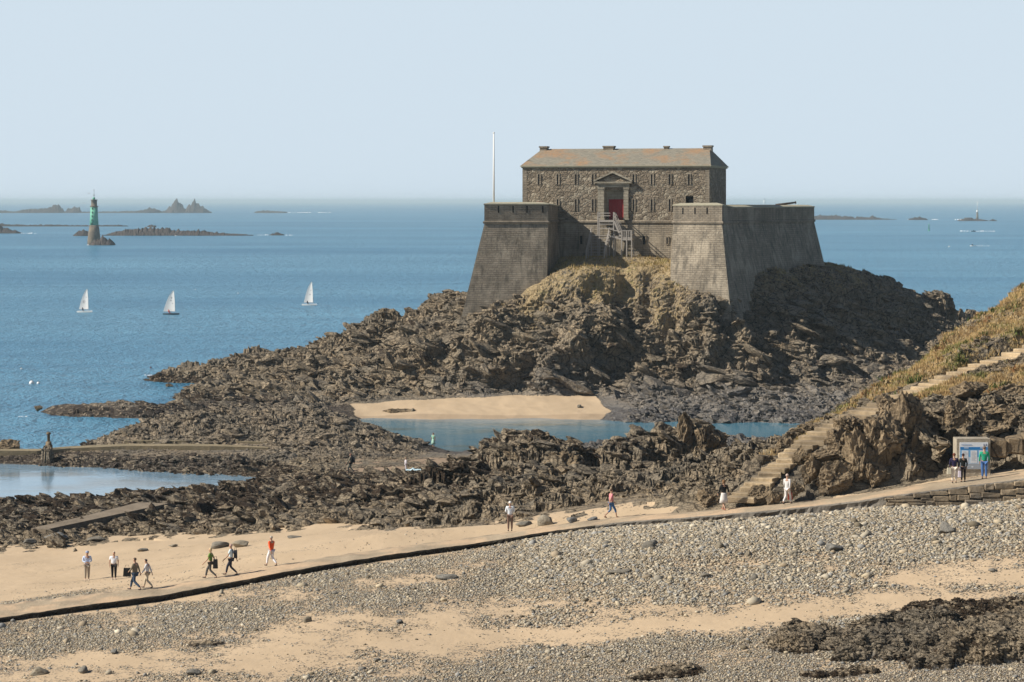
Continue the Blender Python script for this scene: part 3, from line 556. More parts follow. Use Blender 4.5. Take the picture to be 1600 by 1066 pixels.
def mat_roof():
    m, t, b = newmat('slate_roof'); g = NG(t); uv = g.coord('UV'); p = g.geo()
    br = g.node('ShaderNodeTexBrick'); g.t.links.new(uv, br.inputs['Vector']); br.inputs['Scale'].default_value = 1
    br.inputs['Brick Width'].default_value = .45; br.inputs['Row Height'].default_value = .3; br.inputs['Mortar Size'].default_value = .015
    br.inputs['Color1'].default_value = (.19, .175, .14, 1); br.inputs['Color2'].default_value = (.30, .275, .215, 1); br.inputs['Mortar'].default_value = (.07, .065, .055, 1)
    n = g.noise(g.mapping(p, (1, 1, 1)), .16, 5, .6); n2 = g.noise(p, 3, 5, .7)
    c = g.mix(g.ramp(n2, [(.35, 0), (.7, .6)]), br.outputs[0], (.34, .31, .24))
    c = g.mix(g.math('MULTIPLY', g.ramp(g.noise(p, .22, 5, .65), [(.50, 0), (.62, 1)]), g.ramp(n2, [(.32, 0), (.6, .7)])), c, (.42, .21, .08))
    g.set(b.inputs['Base Color'], c); g.set(b.inputs['Normal'], g.bump(n2, .04, 1, g.bump(g.math('SUBTRACT', 1, br.outputs['Fac']), .03, 1)))
    return m
M_RAMP = mat_wall('coursed_granite', (.21, .175, .13), (.33, .28, .21), .75, .30, .05, .55)
M_PAR = mat_wall('parapet_granite', (.205, .17, .127), (.31, .26, .195), .62, .26, .04, .35)
M_RUB = mat_rubble('rubble_granite', (.20, .16, .115), (.33, .27, .195))
M_DRESS = mat_wall('dressed_granite', (.27, .24, .18), (.36, .32, .245), .9, .42, .02, .2)
M_COP = plain('lichened_coping', (.36, .33, .24), .9, .3, 2, bump=.02)
M_ROOF = mat_roof(); M_DARK = plain('painted_dark', (.006, .006, .006), 1, .2)  # near-black colour painted in for the shade inside openings
M_RED = plain('red_paint', (.26, .018, .022), .55, .2, 5)
M_OLDWOOD = plain('weathered_wood', (.34, .31, .275), .9, .3, 6, bump=.01)
M_WHITE = plain('white_paint', (.75, .74, .70), .5, .06)
M_IRON = plain('rusty_iron', (.04, .03, .026), .6, .3)
M_TURF = plain('terrace_turf', (.28, .24, .14), 1, .3, 1.5, bump=.03)
# ------------------------------------------------------------------ the fort
def P2(px, d): return np.array([(px - 800) * d / F, d])
A = P2(757, 360); Bp = P2(856, 361); Cc = P2(871, 373.4)
L = P2(817, 375); Rr = P2(1108, 368.5)
u = (Rr - L) / np.linalg.norm(Rr - L); nrm = np.array([u[1], -u[0]])            # nrm points at the camera
if nrm[1] > 0: nrm = -nrm
D = P2(1052, 360); E = P2(1128, 356); G = P2(1146, 363); Hh = P2(1272, 393)
C2 = L + u * np.dot(P2(1053, 370) - L, u)
Cc = L + u * np.dot(Cc - L, u)
I = P2(1245, 418); J = P2(850, 414); K = P2(772, 396)
poly = [A, Bp, Cc, C2, D, E, G, Hh, I, J, K]
def inset(poly, o):
    n = len(poly); out = []
    for i in range(n):
        a, b, c = poly[i - 1], poly[i], poly[(i + 1) % n]
        d1 = (b - a) / np.linalg.norm(b - a); d2 = (c - b) / np.linalg.norm(c - b)
        n1 = np.array([d1[1], -d1[0]]); n2 = np.array([d2[1], -d2[0]])            # outward for counter-clockwise-from-camera order
        m_ = n1 + n2; k = 1 + np.dot(n1, n2)
        out.append(b + o * m_ / max(k, .45))
    return out
def sgn_out(poly):
    a = sum(p[0] * q[1] - q[0] * p[1] for p, q in zip(poly, poly[1:] + poly[:1])); return 1 if a > 0 else -1
SO = sgn_out(poly)
def off(o): return inset(poly, o * SO)
def strip(mb, lo, zl, hi, zh, idx, closed=True, nseg=1):
    """wall band between two outlines; idx = edges to build"""
    n = len(lo); s0 = 0
    for i in range(n):
        j = (i + 1) % n; Ln = np.linalg.norm(hi[j] - hi[i])
        if i in idx:
            z0, z1 = (zl[i], zl[j]) if hasattr(zl, '__len__') else (zl, zl)
            t0, t1 = (zh[i], zh[j]) if hasattr(zh, '__len__') else (zh, zh)
            mb.face([(*lo[i], z0), (*lo[j], z1), (*hi[j], t1), (*hi[i], t0)], [(s0, z0), (s0 + Ln, z1), (s0 + Ln, t1), (s0, t0)])
        s0 += Ln
fc = (L + Rr) / 2
fort = empty('sea_fort', (float(fc[0]), float(fc[1]), 20))
tag(fort, 'grey granite sea fort with sloping bastions and slate roofed barracks on the rocky island', 'fort')
OFF = Vector((-fort.location.x, -fort.location.y, -fort.location.z))
def fpart(mb, name, mat, parent=None, merge=True):
    mb.v = [tuple(Vector(p) + OFF) for p in mb.v]
    o = mb.build(name, mat, fort if parent is None else parent, merge); return o
ZC = 24.85; ALL = range(len(poly))
ZB = 7.0; bat = .235
mb = MB(); lo = off(bat * (ZC - ZB)); lo2 = off(.07 * (ZC - ZB))
base = [lo[i] for i in range(len(poly))]
base[2] = lo2[2]; base[3] = lo2[3]; base[1] = P2(853, 356.8); base[4] = P2(1041, 355.5); base[5] = P2(1148, 351.6)
strip(mb, base, ZB, poly, ZC, ALL)
fpart(mb, 'rampart', M_RAMP)
mb = MB(); o1 = off(.02); o2 = off(.22)
strip(mb, off(.0), ZC - .12, o2, ZC, ALL); strip(mb, o2, ZC, o2, ZC + .24, ALL); strip(mb, o2, ZC + .24, o1, ZC + .34, ALL)
fpart(mb, 'cordon', M_PAR)
zt = [27.45] * len(poly)
for i, z in zip(range(len(poly)), [27.45, 27.45, 27.2, 27.0, 27.3, 27.35, 27.0, 27.0, 27.0, 27.0, 27.3]): zt[i] = z
edges = [i for i in ALL if i not in (2,)]
inn = off(-.9); inc = off(-1.0)
mb = MB(); o1 = off(.03)
strip(mb, o1, ZC + .34, o1, zt, edges)
fpart(mb, 'parapet', M_PAR)
mb = MB(); oc = off(.12); ic = off(-.95)
zt1 = [z + .16 for z in zt]; zt2 = [z + .38 for z in zt]
strip(mb, oc, zt, oc, zt1, edges); strip(mb, oc, zt1, ic, zt2, edges); strip(mb, ic, zt2, ic, ZC, edges)
fpart(mb, 'coping', M_COP)
mb = MB(); mb.face([(*p, 25.6) for p in off(-.5)]); fpart(mb, 'terrace', M_TURF, merge=False)
# barracks
BD = 15.8; EZ = 33.0
def BP(s, t, z): q = L + u * s - nrm * t; return (float(q[0]), float(q[1]), z)      # s along the front, t into the building
W = float(np.linalg.norm(Rr - L)); ZF = ZC + .36
def bbox(mb, s0, s1, t0, t1, z0, z1):
    P = [BP(s, t, z) for z in (z0, z1) for s, t in ((s0, t0), (s1, t0), (s1, t1), (s0, t1))]
    for q, uvq in (((0, 1, 5, 4), 'st'), ((1, 2, 6, 5), 'tz'), ((2, 3, 7, 6), 'st'), ((3, 0, 4, 7), 'tz'), ((4, 5, 6, 7), 'x'), ((3, 2, 1, 0), 'x')):
        pts = [P[k] for k in q]; a = abs(s1 - s0) if uvq != 'tz' else abs(t1 - t0); bb_ = abs(z1 - z0) if uvq != 'x' else abs(t1 - t0)
        o = s0 if uvq != 'tz' else t0 + 40; o2_ = z0 if uvq != 'x' else 0
        mb.face(pts, [(o, o2_), (o + a, o2_), (o + a, o2_ + bb_), (o, o2_ + bb_)])
# front wall as a finely divided, really uneven sheet; the other walls plain
def s_of(px): # position along the front of a photo column
    a, b_ = 0., W
    for _ in range(40):
        m_ = (a + b_) / 2; q = L + u * m_
        if 800 + q[0] * F / q[1] < px: a = m_
        else: b_ = m_
    return a
def zfront(px, py): s = s_of(px); q = L + u * s; return CAMZ - (py - HY) * q[1] / F
dl, dr = s_of(944.5), s_of(975.5); dtop = zfront(960, 297); dbot = ZC + .36
wl, wr, wt, wb_ = s_of(1071.5), s_of(1083.5), zfront(1077, 306.5), zfront(1077, 319.5)
ss = np.unique(np.round(np.concatenate([np.arange(0, W, .16), [W, dl, dr, wl, wr]]), 4)); zs = np.unique(np.round(np.concatenate([np.arange(ZF - .3, EZ, .16), [EZ, dtop, dbot, wt, wb_]]), 4))
SS, ZZ = np.meshgrid(ss, zs, indexing='ij')
f1, f2, r1, r2, ox, oy = worley(SS / .62, ZZ / .36, 900); g1 = worley(SS / .28, ZZ / .2, 910)
rel = .06 * r1 * np.clip((f2 - f1) / .22, 0, 1) + .03 * g1[2] + .04 * fbm(SS / 1.2, ZZ / 1.2, 920, 3) + .03 * (np.cos(r2 * 6.3) * ox + np.sin(r2 * 6.3) * oy)
edge = np.minimum.reduce([SS / .6, (W - SS) / .6, (EZ - ZZ) / .5, np.ones_like(SS)])
nd = np.maximum.reduce([dl - .1 - SS, SS - dr - .1, ZZ - dtop - .1]); nw = np.maximum.reduce([wl - SS, SS - wr, ZZ - wt, wb_ - ZZ])
rel = rel * np.clip(edge, 0, 1) * np.clip(nd / .5, 0, 1) * np.clip(nw / .3, 0, 1)
mb = MB(); idx = {}
PV = [[BP(ss[i], -rel[i, j], zs[j]) for j in range(len(zs))] for i in range(len(ss))]
me_v = [p for r in PV for p in r]; nz_ = len(zs); fcs = []; uvs = []
for i in range(len(ss) - 1):
    for j in range(len(zs) - 1):
        cs_, cz_ = (ss[i] + ss[i + 1]) / 2, (zs[j] + zs[j + 1]) / 2
        if dl < cs_ < dr and cz_ < dtop: continue
        if wl < cs_ < wr and wb_ < cz_ < wt: continue
        q = (i * nz_ + j, (i + 1) * nz_ + j, (i + 1) * nz_ + j + 1, i * nz_ + j + 1)
        mb.v += [me_v[k] for k in q]; n0 = len(mb.v) - 4; mb.f.append((n0, n0 + 1, n0 + 2, n0 + 3)); mb.sm.append(True)
        mb.uv.append([(ss[k // nz_], zs[k % nz_]) for k in q])
barr = fpart(mb, 'front_wall', M_RUB)
mb = MB()
q0 = [BP(0, 0, ZF - .3), BP(0, BD, ZF - .3), BP(W, BD, ZF - .3), BP(W, 0, ZF - .3)]
for (a, b_, o, ln) in ((BP(0, BD, 0), BP(0, 0, 0), 0, BD), (BP(W, 0, 0), BP(W, BD, 0), 50, BD), (BP(W, BD, 0), BP(0, BD, 0), 90, W)):
    mb.face([(a[0], a[1], 24), (b_[0], b_[1], 24), (b_[0], b_[1], EZ), (a[0], a[1], EZ)], [(o, 24), (o + ln, 24), (o + ln, EZ), (o, EZ)])
fpart(mb, 'side_wall', M_RUB)
for s0 in (-.05, W - .62):
    mb = MB(); bbox(mb, s0, s0 + .67, -.06, .5, ZF - .1, EZ); fpart(mb, 'quoin_strip', M_PAR)
mb = MB(); bbox(mb, -.35, W + .35, -.38, BD + .35, EZ, EZ + .14); bbox(mb, -.2, W + .2, -.22, BD + .2, EZ - .2, EZ)
fpart(mb, 'cornice', M_COP)
# roof
RZ = 35.75; ov = .3; ri, rj = 1.1, W - 1.2; ez = EZ + .142
def rp(s, t, z): return BP(s, t, z)
a1, a2, a3, a4 = rp(-ov, -ov, ez), rp(W + ov, -ov, ez), rp(W + ov, BD + ov, ez), rp(-ov, BD + ov, ez); r1_, r2_ = rp(ri, BD / 2, RZ), rp(rj, BD / 2, RZ)
mb = MB(); sl_ = math.hypot(BD / 2 + ov, RZ - ez)
mb.face([a1, a2, r2_, r1_], [(0, 0), (W, 0), (rj, sl_), (ri, sl_)]); mb.face([a3, a4, r1_, r2_], [(0, 0), (W, 0), (W - ri, sl_), (W - rj, sl_)])
mb.face([a4, a1, r1_], [(0, 0), (BD, 0), (BD / 2, sl_)]); mb.face([a2, a3, r2_], [(0, 0), (BD, 0), (BD / 2, sl_)])
roof = fpart(mb, 'roof', M_ROOF)
mb = MB(); mb.bar(r1_, r2_, .22, .12); 
def chim(pxa, pxb, tc, ztop, dep=1.5):
    q = [s for s in (s_of(pxa), s_of(pxb))]; mb = MB()
    bbox(mb, q[0], q[1], tc - dep / 2, tc + dep / 2, EZ, ztop - .22); bbox(mb, q[0] - .1, q[1] + .1, tc - dep / 2 - .1, tc + dep / 2 + .1, ztop - .22, ztop)
    mb.v = [tuple(Vector(p) + OFF) for p in mb.v]; mb.build('chimney', M_PAR, roof)
chim(826, 837, BD / 2, 36.15); chim(927, 943, BD / 2, 36.15); chim(1023, 1030, BD / 2, 36.1, .9); chim(1086, 1099, BD / 2, 36.15)
# loopholes with dressed jambs; the shade inside is a solid near-black block
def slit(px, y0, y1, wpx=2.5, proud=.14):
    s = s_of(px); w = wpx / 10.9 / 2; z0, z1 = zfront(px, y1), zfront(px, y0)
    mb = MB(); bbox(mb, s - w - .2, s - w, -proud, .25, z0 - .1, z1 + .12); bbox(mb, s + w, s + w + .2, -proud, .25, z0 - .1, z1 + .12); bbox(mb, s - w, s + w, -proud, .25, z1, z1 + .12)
    o = fpart(mb, 'painted_loophole', M_PAR)
    mb = MB(); bbox(mb, s - w, s + w, -.11, .3, z0, z1); mb.v = [tuple(Vector(p) + OFF) for p in mb.v]; mb.build('painted_slot', M_DARK, o)
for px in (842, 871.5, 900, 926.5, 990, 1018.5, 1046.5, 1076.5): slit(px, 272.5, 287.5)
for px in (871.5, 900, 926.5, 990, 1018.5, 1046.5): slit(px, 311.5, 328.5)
# curtain loopholes under the cordon, their shade a near-black block on each frame
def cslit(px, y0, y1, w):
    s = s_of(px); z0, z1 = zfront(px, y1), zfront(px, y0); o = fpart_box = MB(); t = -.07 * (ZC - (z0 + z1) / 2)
    bbox(o, s - w - .15, s + w + .15, t - .16, t + .3, z0 - .12, z1 + .12); fr_ = fpart(o, 'painted_loophole', M_PAR)
    m2 = MB(); bbox(m2, s - w, s + w, t - .175, t + .2, z0, z1); m2.v = [tuple(Vector(p) + OFF) for p in m2.v]; m2.build('painted_slot', M_DARK, fr_)
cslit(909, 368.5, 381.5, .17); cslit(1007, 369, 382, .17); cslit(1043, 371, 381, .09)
# crenel slits in the bastion parapets: solid boxes coloured as dark as their shade
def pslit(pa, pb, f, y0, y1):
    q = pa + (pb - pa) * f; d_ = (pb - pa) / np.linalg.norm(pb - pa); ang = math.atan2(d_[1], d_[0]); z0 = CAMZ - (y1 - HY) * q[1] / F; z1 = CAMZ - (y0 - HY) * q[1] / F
    mb = MB(); mb.box((float(q[0]), float(q[1]), (z0 + z1) / 2), (.17, .14, z1 - z0), rz=ang); fpart(mb, 'painted_loophole', M_DARK)
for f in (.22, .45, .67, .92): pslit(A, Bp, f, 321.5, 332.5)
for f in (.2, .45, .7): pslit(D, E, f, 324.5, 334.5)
# doorway
mb = MB(); bbox(mb, dl, dl + .12, .003, 1.1, dbot, dtop); bbox(mb, dr - .12, dr, .003, 1.1, dbot, dtop); bbox(mb, dl, dr, .9, 1.1, dbot, dtop); bbox(mb, dl, dr, .003, 1.1, dtop, dtop + .1)
fpart(mb, 'door_recess', M_DRESS)
mb = MB(); d0_, d1_ = s_of(949.5), s_of(973.5); dt_ = zfront(961, 311.5)
for k in range(6): w_ = (d1_ - d0_) / 6; bbox(mb, d0_ + k * w_ + .012, d0_ + (k + 1) * w_ - .012, .80, .9, dbot, dt_)
bbox(mb, d0_, d1_, .84, .898, dbot, dt_)
door = fpart(mb, 'door', M_RED)
mb = MB()
for (a_, b_) in ((s_of(934.5), dl), (dr, s_of(982.5))):
    mb = MB(); bbox(mb, a_, b_, -.35, .2, dbot + .3, zfront(960, 296)); bbox(mb, a_ - .08, b_ + .08, -.43, .2, zfront(960, 296), zfront(960, 293)); bbox(mb, a_ - .08, b_ + .08, -.43, .2, dbot, dbot + .3)
    fpart(mb, 'pilaster', M_DRESS)
mb = MB(); pe0, pe1 = s_of(932), s_of(985); z1_ = zfront(960, 286.5)
bbox(mb, pe0 + .1, pe1 - .1, -.4, .2, zfront(960, 293), z1_); bbox(mb, s_of(929.5), s_of(988), -.75, .2, z1_, z1_ + .22)
fpart(mb, 'entablature', M_DRESS)
mb = MB(); sa, sb, sm = s_of(929), s_of(988.5), s_of(958.5); zb_, zap = z1_ + .222, zfront(960, 270.5)
for t0_, t1_, k in ((-.3, .2, 0),):
    tri = [(sa + .3, zb_), (sb - .3, zb_), (sm, zap - .25)]
    mb.face([BP(s, t0_, z) for s, z in tri]); 
fpart(mb, 'tympanum', M_RUB)
mb = MB()
for (p, q) in (((sa, zb_), (sm, zap)), ((sb, zb_), (sm, zap))):
    th = .24
    c = [(p[0], p[1]), (q[0], q[1]), (q[0], q[1] + th), (p[0], p[1] + th)]
    Fp = [BP(s, -.78, z) for s, z in c]; Bk = [BP(s, .15, z) for s, z in c]
    mb.face(Fp); mb.face(Bk[::-1])
    for i in range(4): j = (i + 1) % 4; mb.face([Fp[i], Bk[i], Bk[j], Fp[j]])
fpart(mb, 'pediment', M_DRESS)
# square window at the right of the front
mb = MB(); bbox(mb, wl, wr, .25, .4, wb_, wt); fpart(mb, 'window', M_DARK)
mb = MB(); bbox(mb, s_of(838), s_of(848), -.12, .1, zfront(842, 322), zfront(842, 315.6)); fpart(mb, 'shutter', M_RED)
# ------------------------------------------------------------------ flagpole, cannon
fp = PT(771.5, 320, 376); fp.z = 25.6
o = empty('flagpole', fp); tag(o, 'tall white wooden flagpole standing bare on the left bastion', 'flagpole')
mb = MB(); mb.tube([(0, 0, 0), (0, 0, 12.3)], .16, 8, .09); mb.build('pole', M_WHITE, o)
mb = MB(); mb.lathe((0, 0, 12.3), [(.05, 0), (.14, .06), (.14, .14), (.03, .22)], 8); mb.build('truck', M_WHITE, o)
mb = MB(); mb.box((0, 0, .25), (.6, .6, .5), taper=.3); mb.build('foot_block', M_PAR, o)
q = PT(1228, 319, 396)
o = empty('cannon', (q.x, q.y, 25.6)); tag(o, 'long dark iron cannon lying over the right terrace wall of the fort', 'cannon')
mb = MB(); a, b_ = Vector((-1.6, 0, 1.75)), Vector((1.5, 0, 2.15)); mb.tube([a, a + (b_ - a) * .5, b_], .2, 10, .13); mb.tube([a - Vector((.22, 0, .03)), a], .07, 8); mb.tube([b_ - Vector((.12, 0, .02)), b_ + Vector((.08, 0, .01))], .19, 10); mb.build('barrel', M_IRON, o)
mb = MB(); mb.box((-.6, .25, .85), (1.9, .12, 1.7), taper=.35); mb.box((-.6, -.25, .85), (1.9, .12, 1.7), taper=.35); mb.box((-.6, 0, .5), (1.6, .4, .2)); mb.build('carriage', M_OLDWOOD, o)
# ------------------------------------------------------------------ wooden stairs to the door
def F3(s, t, z): return Vector(BP(s, t, z))
st0 = empty('wooden_staircase', F3(s_of(960), -2, 20)); tag(st0, 'weathered grey timber staircase climbing to the red door of the fort', 'staircase')
def wpart(mb, name): mb.v = [tuple(Vector(p) - st0.location) for p in mb.v]; return mb.build(name, M_OLDWOOD, st0)
dz = dbot + .02; sL, sR = s_of(938), s_of(964)
def deck(s0, s1, t0, t1, z):
    mb = MB(); n = max(2, int((t1 - t0) / .2))
    for k in range(n): bbox(mb, s0, s1, t0 + (t1 - t0) * k / n + .012, t0 + (t1 - t0) * (k + 1) / n - .012, z - .07, z)
    bbox(mb, s0, s0 + .1, t0, t1, z - .3, z - .07); bbox(mb, s1 - .1, s1, t0, t1, z - .3, z - .07); bbox(mb, s0 + .1, s1 - .1, t0, t0 + .1, z - .3, z - .07)
    return wpart(mb, 'landing')
def post(s, t, z0, z1, w=.15): mb = MB(); bbox(mb, s - w / 2, s + w / 2, t - w / 2, t + w / 2, z0, z1); wpart(mb, 'post')
def rail(p, q, w=.09, h=.11): mb = MB(); mb.bar(F3(*p), F3(*q), w, h); wpart(mb, 'rail')
def gz(s, t): q_ = F3(s, t, 0); return Hxy(q_.x, q_.y)
deck(sL, sR, -2.1, -.45, dz)
for s, t in ((sL + .08, -2.05), (sR - .08, -2.05), (sL + .08, -.9), (sR - .08, -.9)): post(s, t, gz(s, t) - .3, dz + 1.15)
for zz in (1.08, .72, .4): rail((sL + .08, -2.05, dz + zz), (sL + .08, -.9, dz + zz))
for zz in (1.08, .7): rail((sR - .08, -2.05, dz + zz), (sR - .08, -.9, dz + zz))
# front rail of the landing and lattice beneath it
for zz in (1.0, .62): rail((sL + .08, -2.07, dz + zz), (sL + 1.9, -2.07, dz + zz))
for zz in (-1.2, -.6): rail((sL + .1, -2.07, dz + zz), (sR - .1, -2.07, dz + zz))
# lower flight coming towards the shore
z_lo = gz(s_of(944), -4.4); lz = dz - 2.3
s0_, s1_ = s_of(929), s_of(957)
nst = 9; z_top = lz + .1
for k in range(nst):
    f_ = k / (nst - 1); z = z_top + (z_lo + .15 - z_top) * f_; t = -2.3 - f_ * 2.5; mb = MB(); bbox(mb, s0_ + .1 - f_ * .25, s1_ - .1 - f_ * .25, t - .32, t, z - .06, z); wpart(mb, 'step')
for s in (s0_, s1_):
    rail((s, -2.3, z_top - .15), (s - .25, -4.9, z_lo - .05), .08, .3); rail((s, -2.3, z_top + 1.0), (s - .25, -4.9, z_lo + 1.05)); rail((s, -2.3, z_top + .55), (s - .25, -4.9, z_lo + .6))
    for f_ in (0, .5, 1): post(s - .25 * f_, -2.3 - 2.5 * f_, gz(s - .25 * f_, -2.3 - 2.5 * f_) - .3, z_top + (z_lo - z_top) * f_ + 1.15, .13)
# middle landing and the upper flight going down to the right
m0, m1 = s_of(976), s_of(993); mz_ = zfront(985, 372)
deck(m0, m1, -2.6, -.9, mz_)
for s in (m0 + .07, (m0 + m1) / 2, m1 - .07): post(s, -2.55, gz(s, -2.5) - .3, mz_ + 1.15)
post(m1 - .07, -.95, gz(m1, -1) - .3, mz_ + 1.15)
for k in range(1, 6): s = m0 + (m1 - m0) * k / 6; post(s, -2.55, mz_, mz_ + 1.1, .08)
for zz in (1.08, .1): rail((m0, -2.55, mz_ + zz), (m1, -2.55, mz_ + zz))
rail((m1 - .05, -2.55, mz_ + 1.08), (m1 - .05, -.95, mz_ + 1.08)); rail((m1 - .05, -2.55, mz_ + .55), (m1 - .05, -.95, mz_ + .55))
for k in range(8):
    f_ = k / 7; s = sR - .05 + (m0 - sR) * f_; z = dz + (mz_ - dz) * f_; mb = MB(); bbox(mb, s - .12, s + .12, -2.05, -1.0, z - .06, z); wpart(mb, 'step')
for t in (-2.1, -.95):
    rail((sR, t, dz - .15), (m0, t, mz_ - .15), .08, .28); rail((sR, t, dz + 1.05), (m0, t, mz_ + 1.05)); rail((sR, t, dz + .55), (m0, t, mz_ + .55))
rail((s1_, -2.35, z_top + .9), (m0, -2.5, mz_ + .9), .08, .1); rail((s1_, -2.35, z_top - .1), (m0, -2.5, mz_ - .1), .08, .2)
mb = MB(); bbox(mb, s0_ + .1, m0, -2.3, -2.1, lz - .08, lz); wpart(mb, 'landing')
# ------------------------------------------------------------------ causeway
def mat_conc(name, ca, cb, edge=None):
    m, t, b = newmat(name); g = NG(t); p = g.geo()
    n = g.noise(p, .5, 5, .6); n2 = g.noise(p, 5, 5, .7)
    c = g.mix(g.ramp(n, [(.35, 0), (.65, 1)]), ca, cb); c = g.mix(g.math('MULTIPLY', g.ramp(n2, [(.5, 0), (.7, 1)]), .5), c, tuple(x * .5 for x in ca))
    if edge: c = g.mix(g.ramp(g.noise(p, .35, 4, .6), [(.45, 0), (.6, 1)]), c, edge)
    g.set(b.inputs['Base Color'], c); g.set(b.inputs['Normal'], g.bump(n2, .05, 1, g.bump(n, .1, 1))); return m
M_PATH = mat_conc('causeway_concrete', (.30, .235, .16), (.40, .32, .22), (.50, .36, .23))
M_WETF = mat_conc('weedy_edge', (.012, .010, .008), (.05, .04, .028))
M_GREYF = mat_conc('grey_edge', (.14, .125, .105), (.22, .195, .16))
def causeway():
    xs = np.concatenate([np.arange(-700, -20, 20), np.arange(-20, 1620, 5), np.arange(1620, 2501, 20)])
    n = len(xs); d, z, w = path_at(xs)
    wob = .10 * fbm(xs / 17, xs * 0, 600, 3) + .16 * fbm(xs / 60, xs * 0, 610, 3)
    d = d + wob; zt_ = z + .05 * fbm(xs / 40, xs * 0, 620, 3); rag = .22 * vnoise(xs / 9, xs * 0, 640) + .25 * vnoise(xs / 37, xs * 0, 650)
    root = tag(empty('causeway', (0, 140, 8)), 'long concrete causeway ramp with a dark weedy edge crossing the beach to the headland', 'causeway')
    def V(x, dd, zz): return ((x - 800) * dd / F, dd - 140, zz - 8)
    top = MB(); fl = MB(); fr2 = MB()
    for k in range(n - 1):
        a, b_ = k, k + 1
        def ring(i): return [V(xs[i], d[i] + .06, zt_[i]), V(xs[i], d[i] + w[i] * .35, zt_[i] + .05), V(xs[i], d[i] + w[i] * .75, zt_[i] + .05), V(xs[i], d[i] + w[i] + .1 * math.sin(i), zt_[i] - .0), V(xs[i], d[i] + w[i] + .1 * math.sin(i), zt_[i] - .7)]
        ra, rb = ring(a), ring(b_)
        for j in range(4): top.face([ra[j], rb[j], rb[j + 1], ra[j + 1]], smooth=True)
        m = fl if xs[k] < 930 else fr2
        def fc_(i): return [V(xs[i], d[i] + .06, zt_[i]), V(xs[i], d[i] + .0, zt_[i] - .07 + rag[i] * .3), V(xs[i], d[i] + .10 - rag[i], zt_[i] - .3), V(xs[i], d[i] - .12 + rag[i], zt_[i] - 1.3)]
        fa, fb = fc_(a), fc_(b_)
        for j in range(3): m.face([fa[j + 1], fb[j + 1], fb[j], fa[j]])
    top.build('walkway', M_PATH, root)
    fl.build('weedy_edge', M_WETF, root); fr2.build('stone_edge', M_GREYF, root)
    # dry stone facing at the right end
    rng = random.Random(4); mb = MB()
    M = mat_conc('wall_stone', (.15, .12, .085), (.36, .28, .185), (.24, .215, .18))
    for course in range(3):
        x = 1385 + rng.uniform(-5, 5) + (3 - course) * 0
        while x < 2200:
            dd, zz, ww = path_at(x); h = float(np.interp(x, [1385, 1500, 2200], [.15, .36, .42])); L_ = rng.uniform(.4, 1.15)
            pxw = L_ * F / dd; z0 = zz - (course + 1) * h - .02; hh = h * rng.uniform(.7, .97); z0 += rng.uniform(-.03, .03)
            if hh > .1:
                c = Vector(V(x + pxw / 2, dd - .02 - course * .05, z0 + h / 2)); bm_box(mb, c, (L_ * .95, .45, hh), rng, rng.uniform(-.06, .06), .3)
            x += pxw
    mb.build('wall_facing', M, root)
def bm_box(mb, c, size, rng, rz=0, jit=.12):
    """rounded, slightly irregular block: a box with chamfered corners"""
    hx, hy, hz = (s / 2 for s in size); k = min(size) * .12
    pts = {}
    for ix in (-1, 1):
        for iy in (-1, 1):
            for iz in (-1, 1):
                for ax in range(3):
                    p = [ix * hx, iy * hy, iz * hz]
                    for a in range(3):
                        if a != ax: p[a] -= (ix, iy, iz)[a] * k
                    p = [p[0] * (1 + rng.uniform(-jit, jit) * .3), p[1] * (1 + rng.uniform(-jit, jit) * .4), p[2] * (1 + rng.uniform(-jit, jit))]
                    pts[(ix, iy, iz, ax)] = Vector(c) + Vector((p[0] * math.cos(rz) - p[1] * math.sin(rz), p[0] * math.sin(rz) + p[1] * math.cos(rz), p[2]))
    for ax in range(3):
        o = [a for a in range(3) if a != ax]
        for s in (-1, 1):
            q = []
            for (a, b_) in ((-1, -1), (1, -1), (1, 1), (-1, 1)):
                kx = [0, 0, 0]; kx[ax] = s; kx[o[0]] = a; kx[o[1]] = b_; q.append(pts[(*kx, ax)])
            mb.face(q)
    for a in range(3):                                   # edge bevels
        o = [x for x in range(3) if x != a]
        for s1 in (-1, 1):
            for s2 in (-1, 1):
                q = []
                for (s3, ax) in ((-1, o[0]), (1, o[0]), (1, o[1]), (-1, o[1])):
                    kx = [0, 0, 0]; kx[a] = s3; kx[o[0]] = s1; kx[o[1]] = s2; q.append(pts[(*kx, ax)])
                mb.face(q)
    for ix in (-1, 1):
        for iy in (-1, 1):
            for iz in (-1, 1): mb.face([pts[(ix, iy, iz, a)] for a in range(3)])
causeway()
# ------------------------------------------------------------------ old slabs among the seaweed
def slab(name, pts, w, mat, th=.35):
    """pts: px, photo row, distance"""
    P = [PT(*p) for p in pts]; mb = MB(); L_, R_ = [], []
    for i, p in enumerate(P):
        t = (P[min(i + 1, len(P) - 1)] - P[max(i - 1, 0)]); t.z = 0; t.normalize(); s = Vector((-t.y, t.x, 0)); ww = w if not isinstance(w, list) else w[i]
        L_.append(p + s * ww / 2); R_.append(p - s * ww / 2)
    dn = Vector((0, 0, -th))
    for i in range(len(P) - 1):
        mb.face([R_[i], R_[i + 1], L_[i + 1], L_[i]]); mb.face([R_[i] + dn, R_[i + 1] + dn, R_[i + 1], R_[i]]); mb.face([L_[i + 1] + dn, L_[i] + dn, L_[i], L_[i + 1]])
    mb.face([R_[0] + dn, R_[0], L_[0], L_[0] + dn]); mb.face([R_[-1], R_[-1] + dn, L_[-1] + dn, L_[-1]])
    o = mb.build(name, mat); tag(o, kind='structure'); return o
M_SLAB = mat_conc('wet_slab', (.17, .135, .095), (.25, .20, .145))
M_SLABB = mat_conc('pool_slab', (.20, .165, .10), (.30, .24, .15))
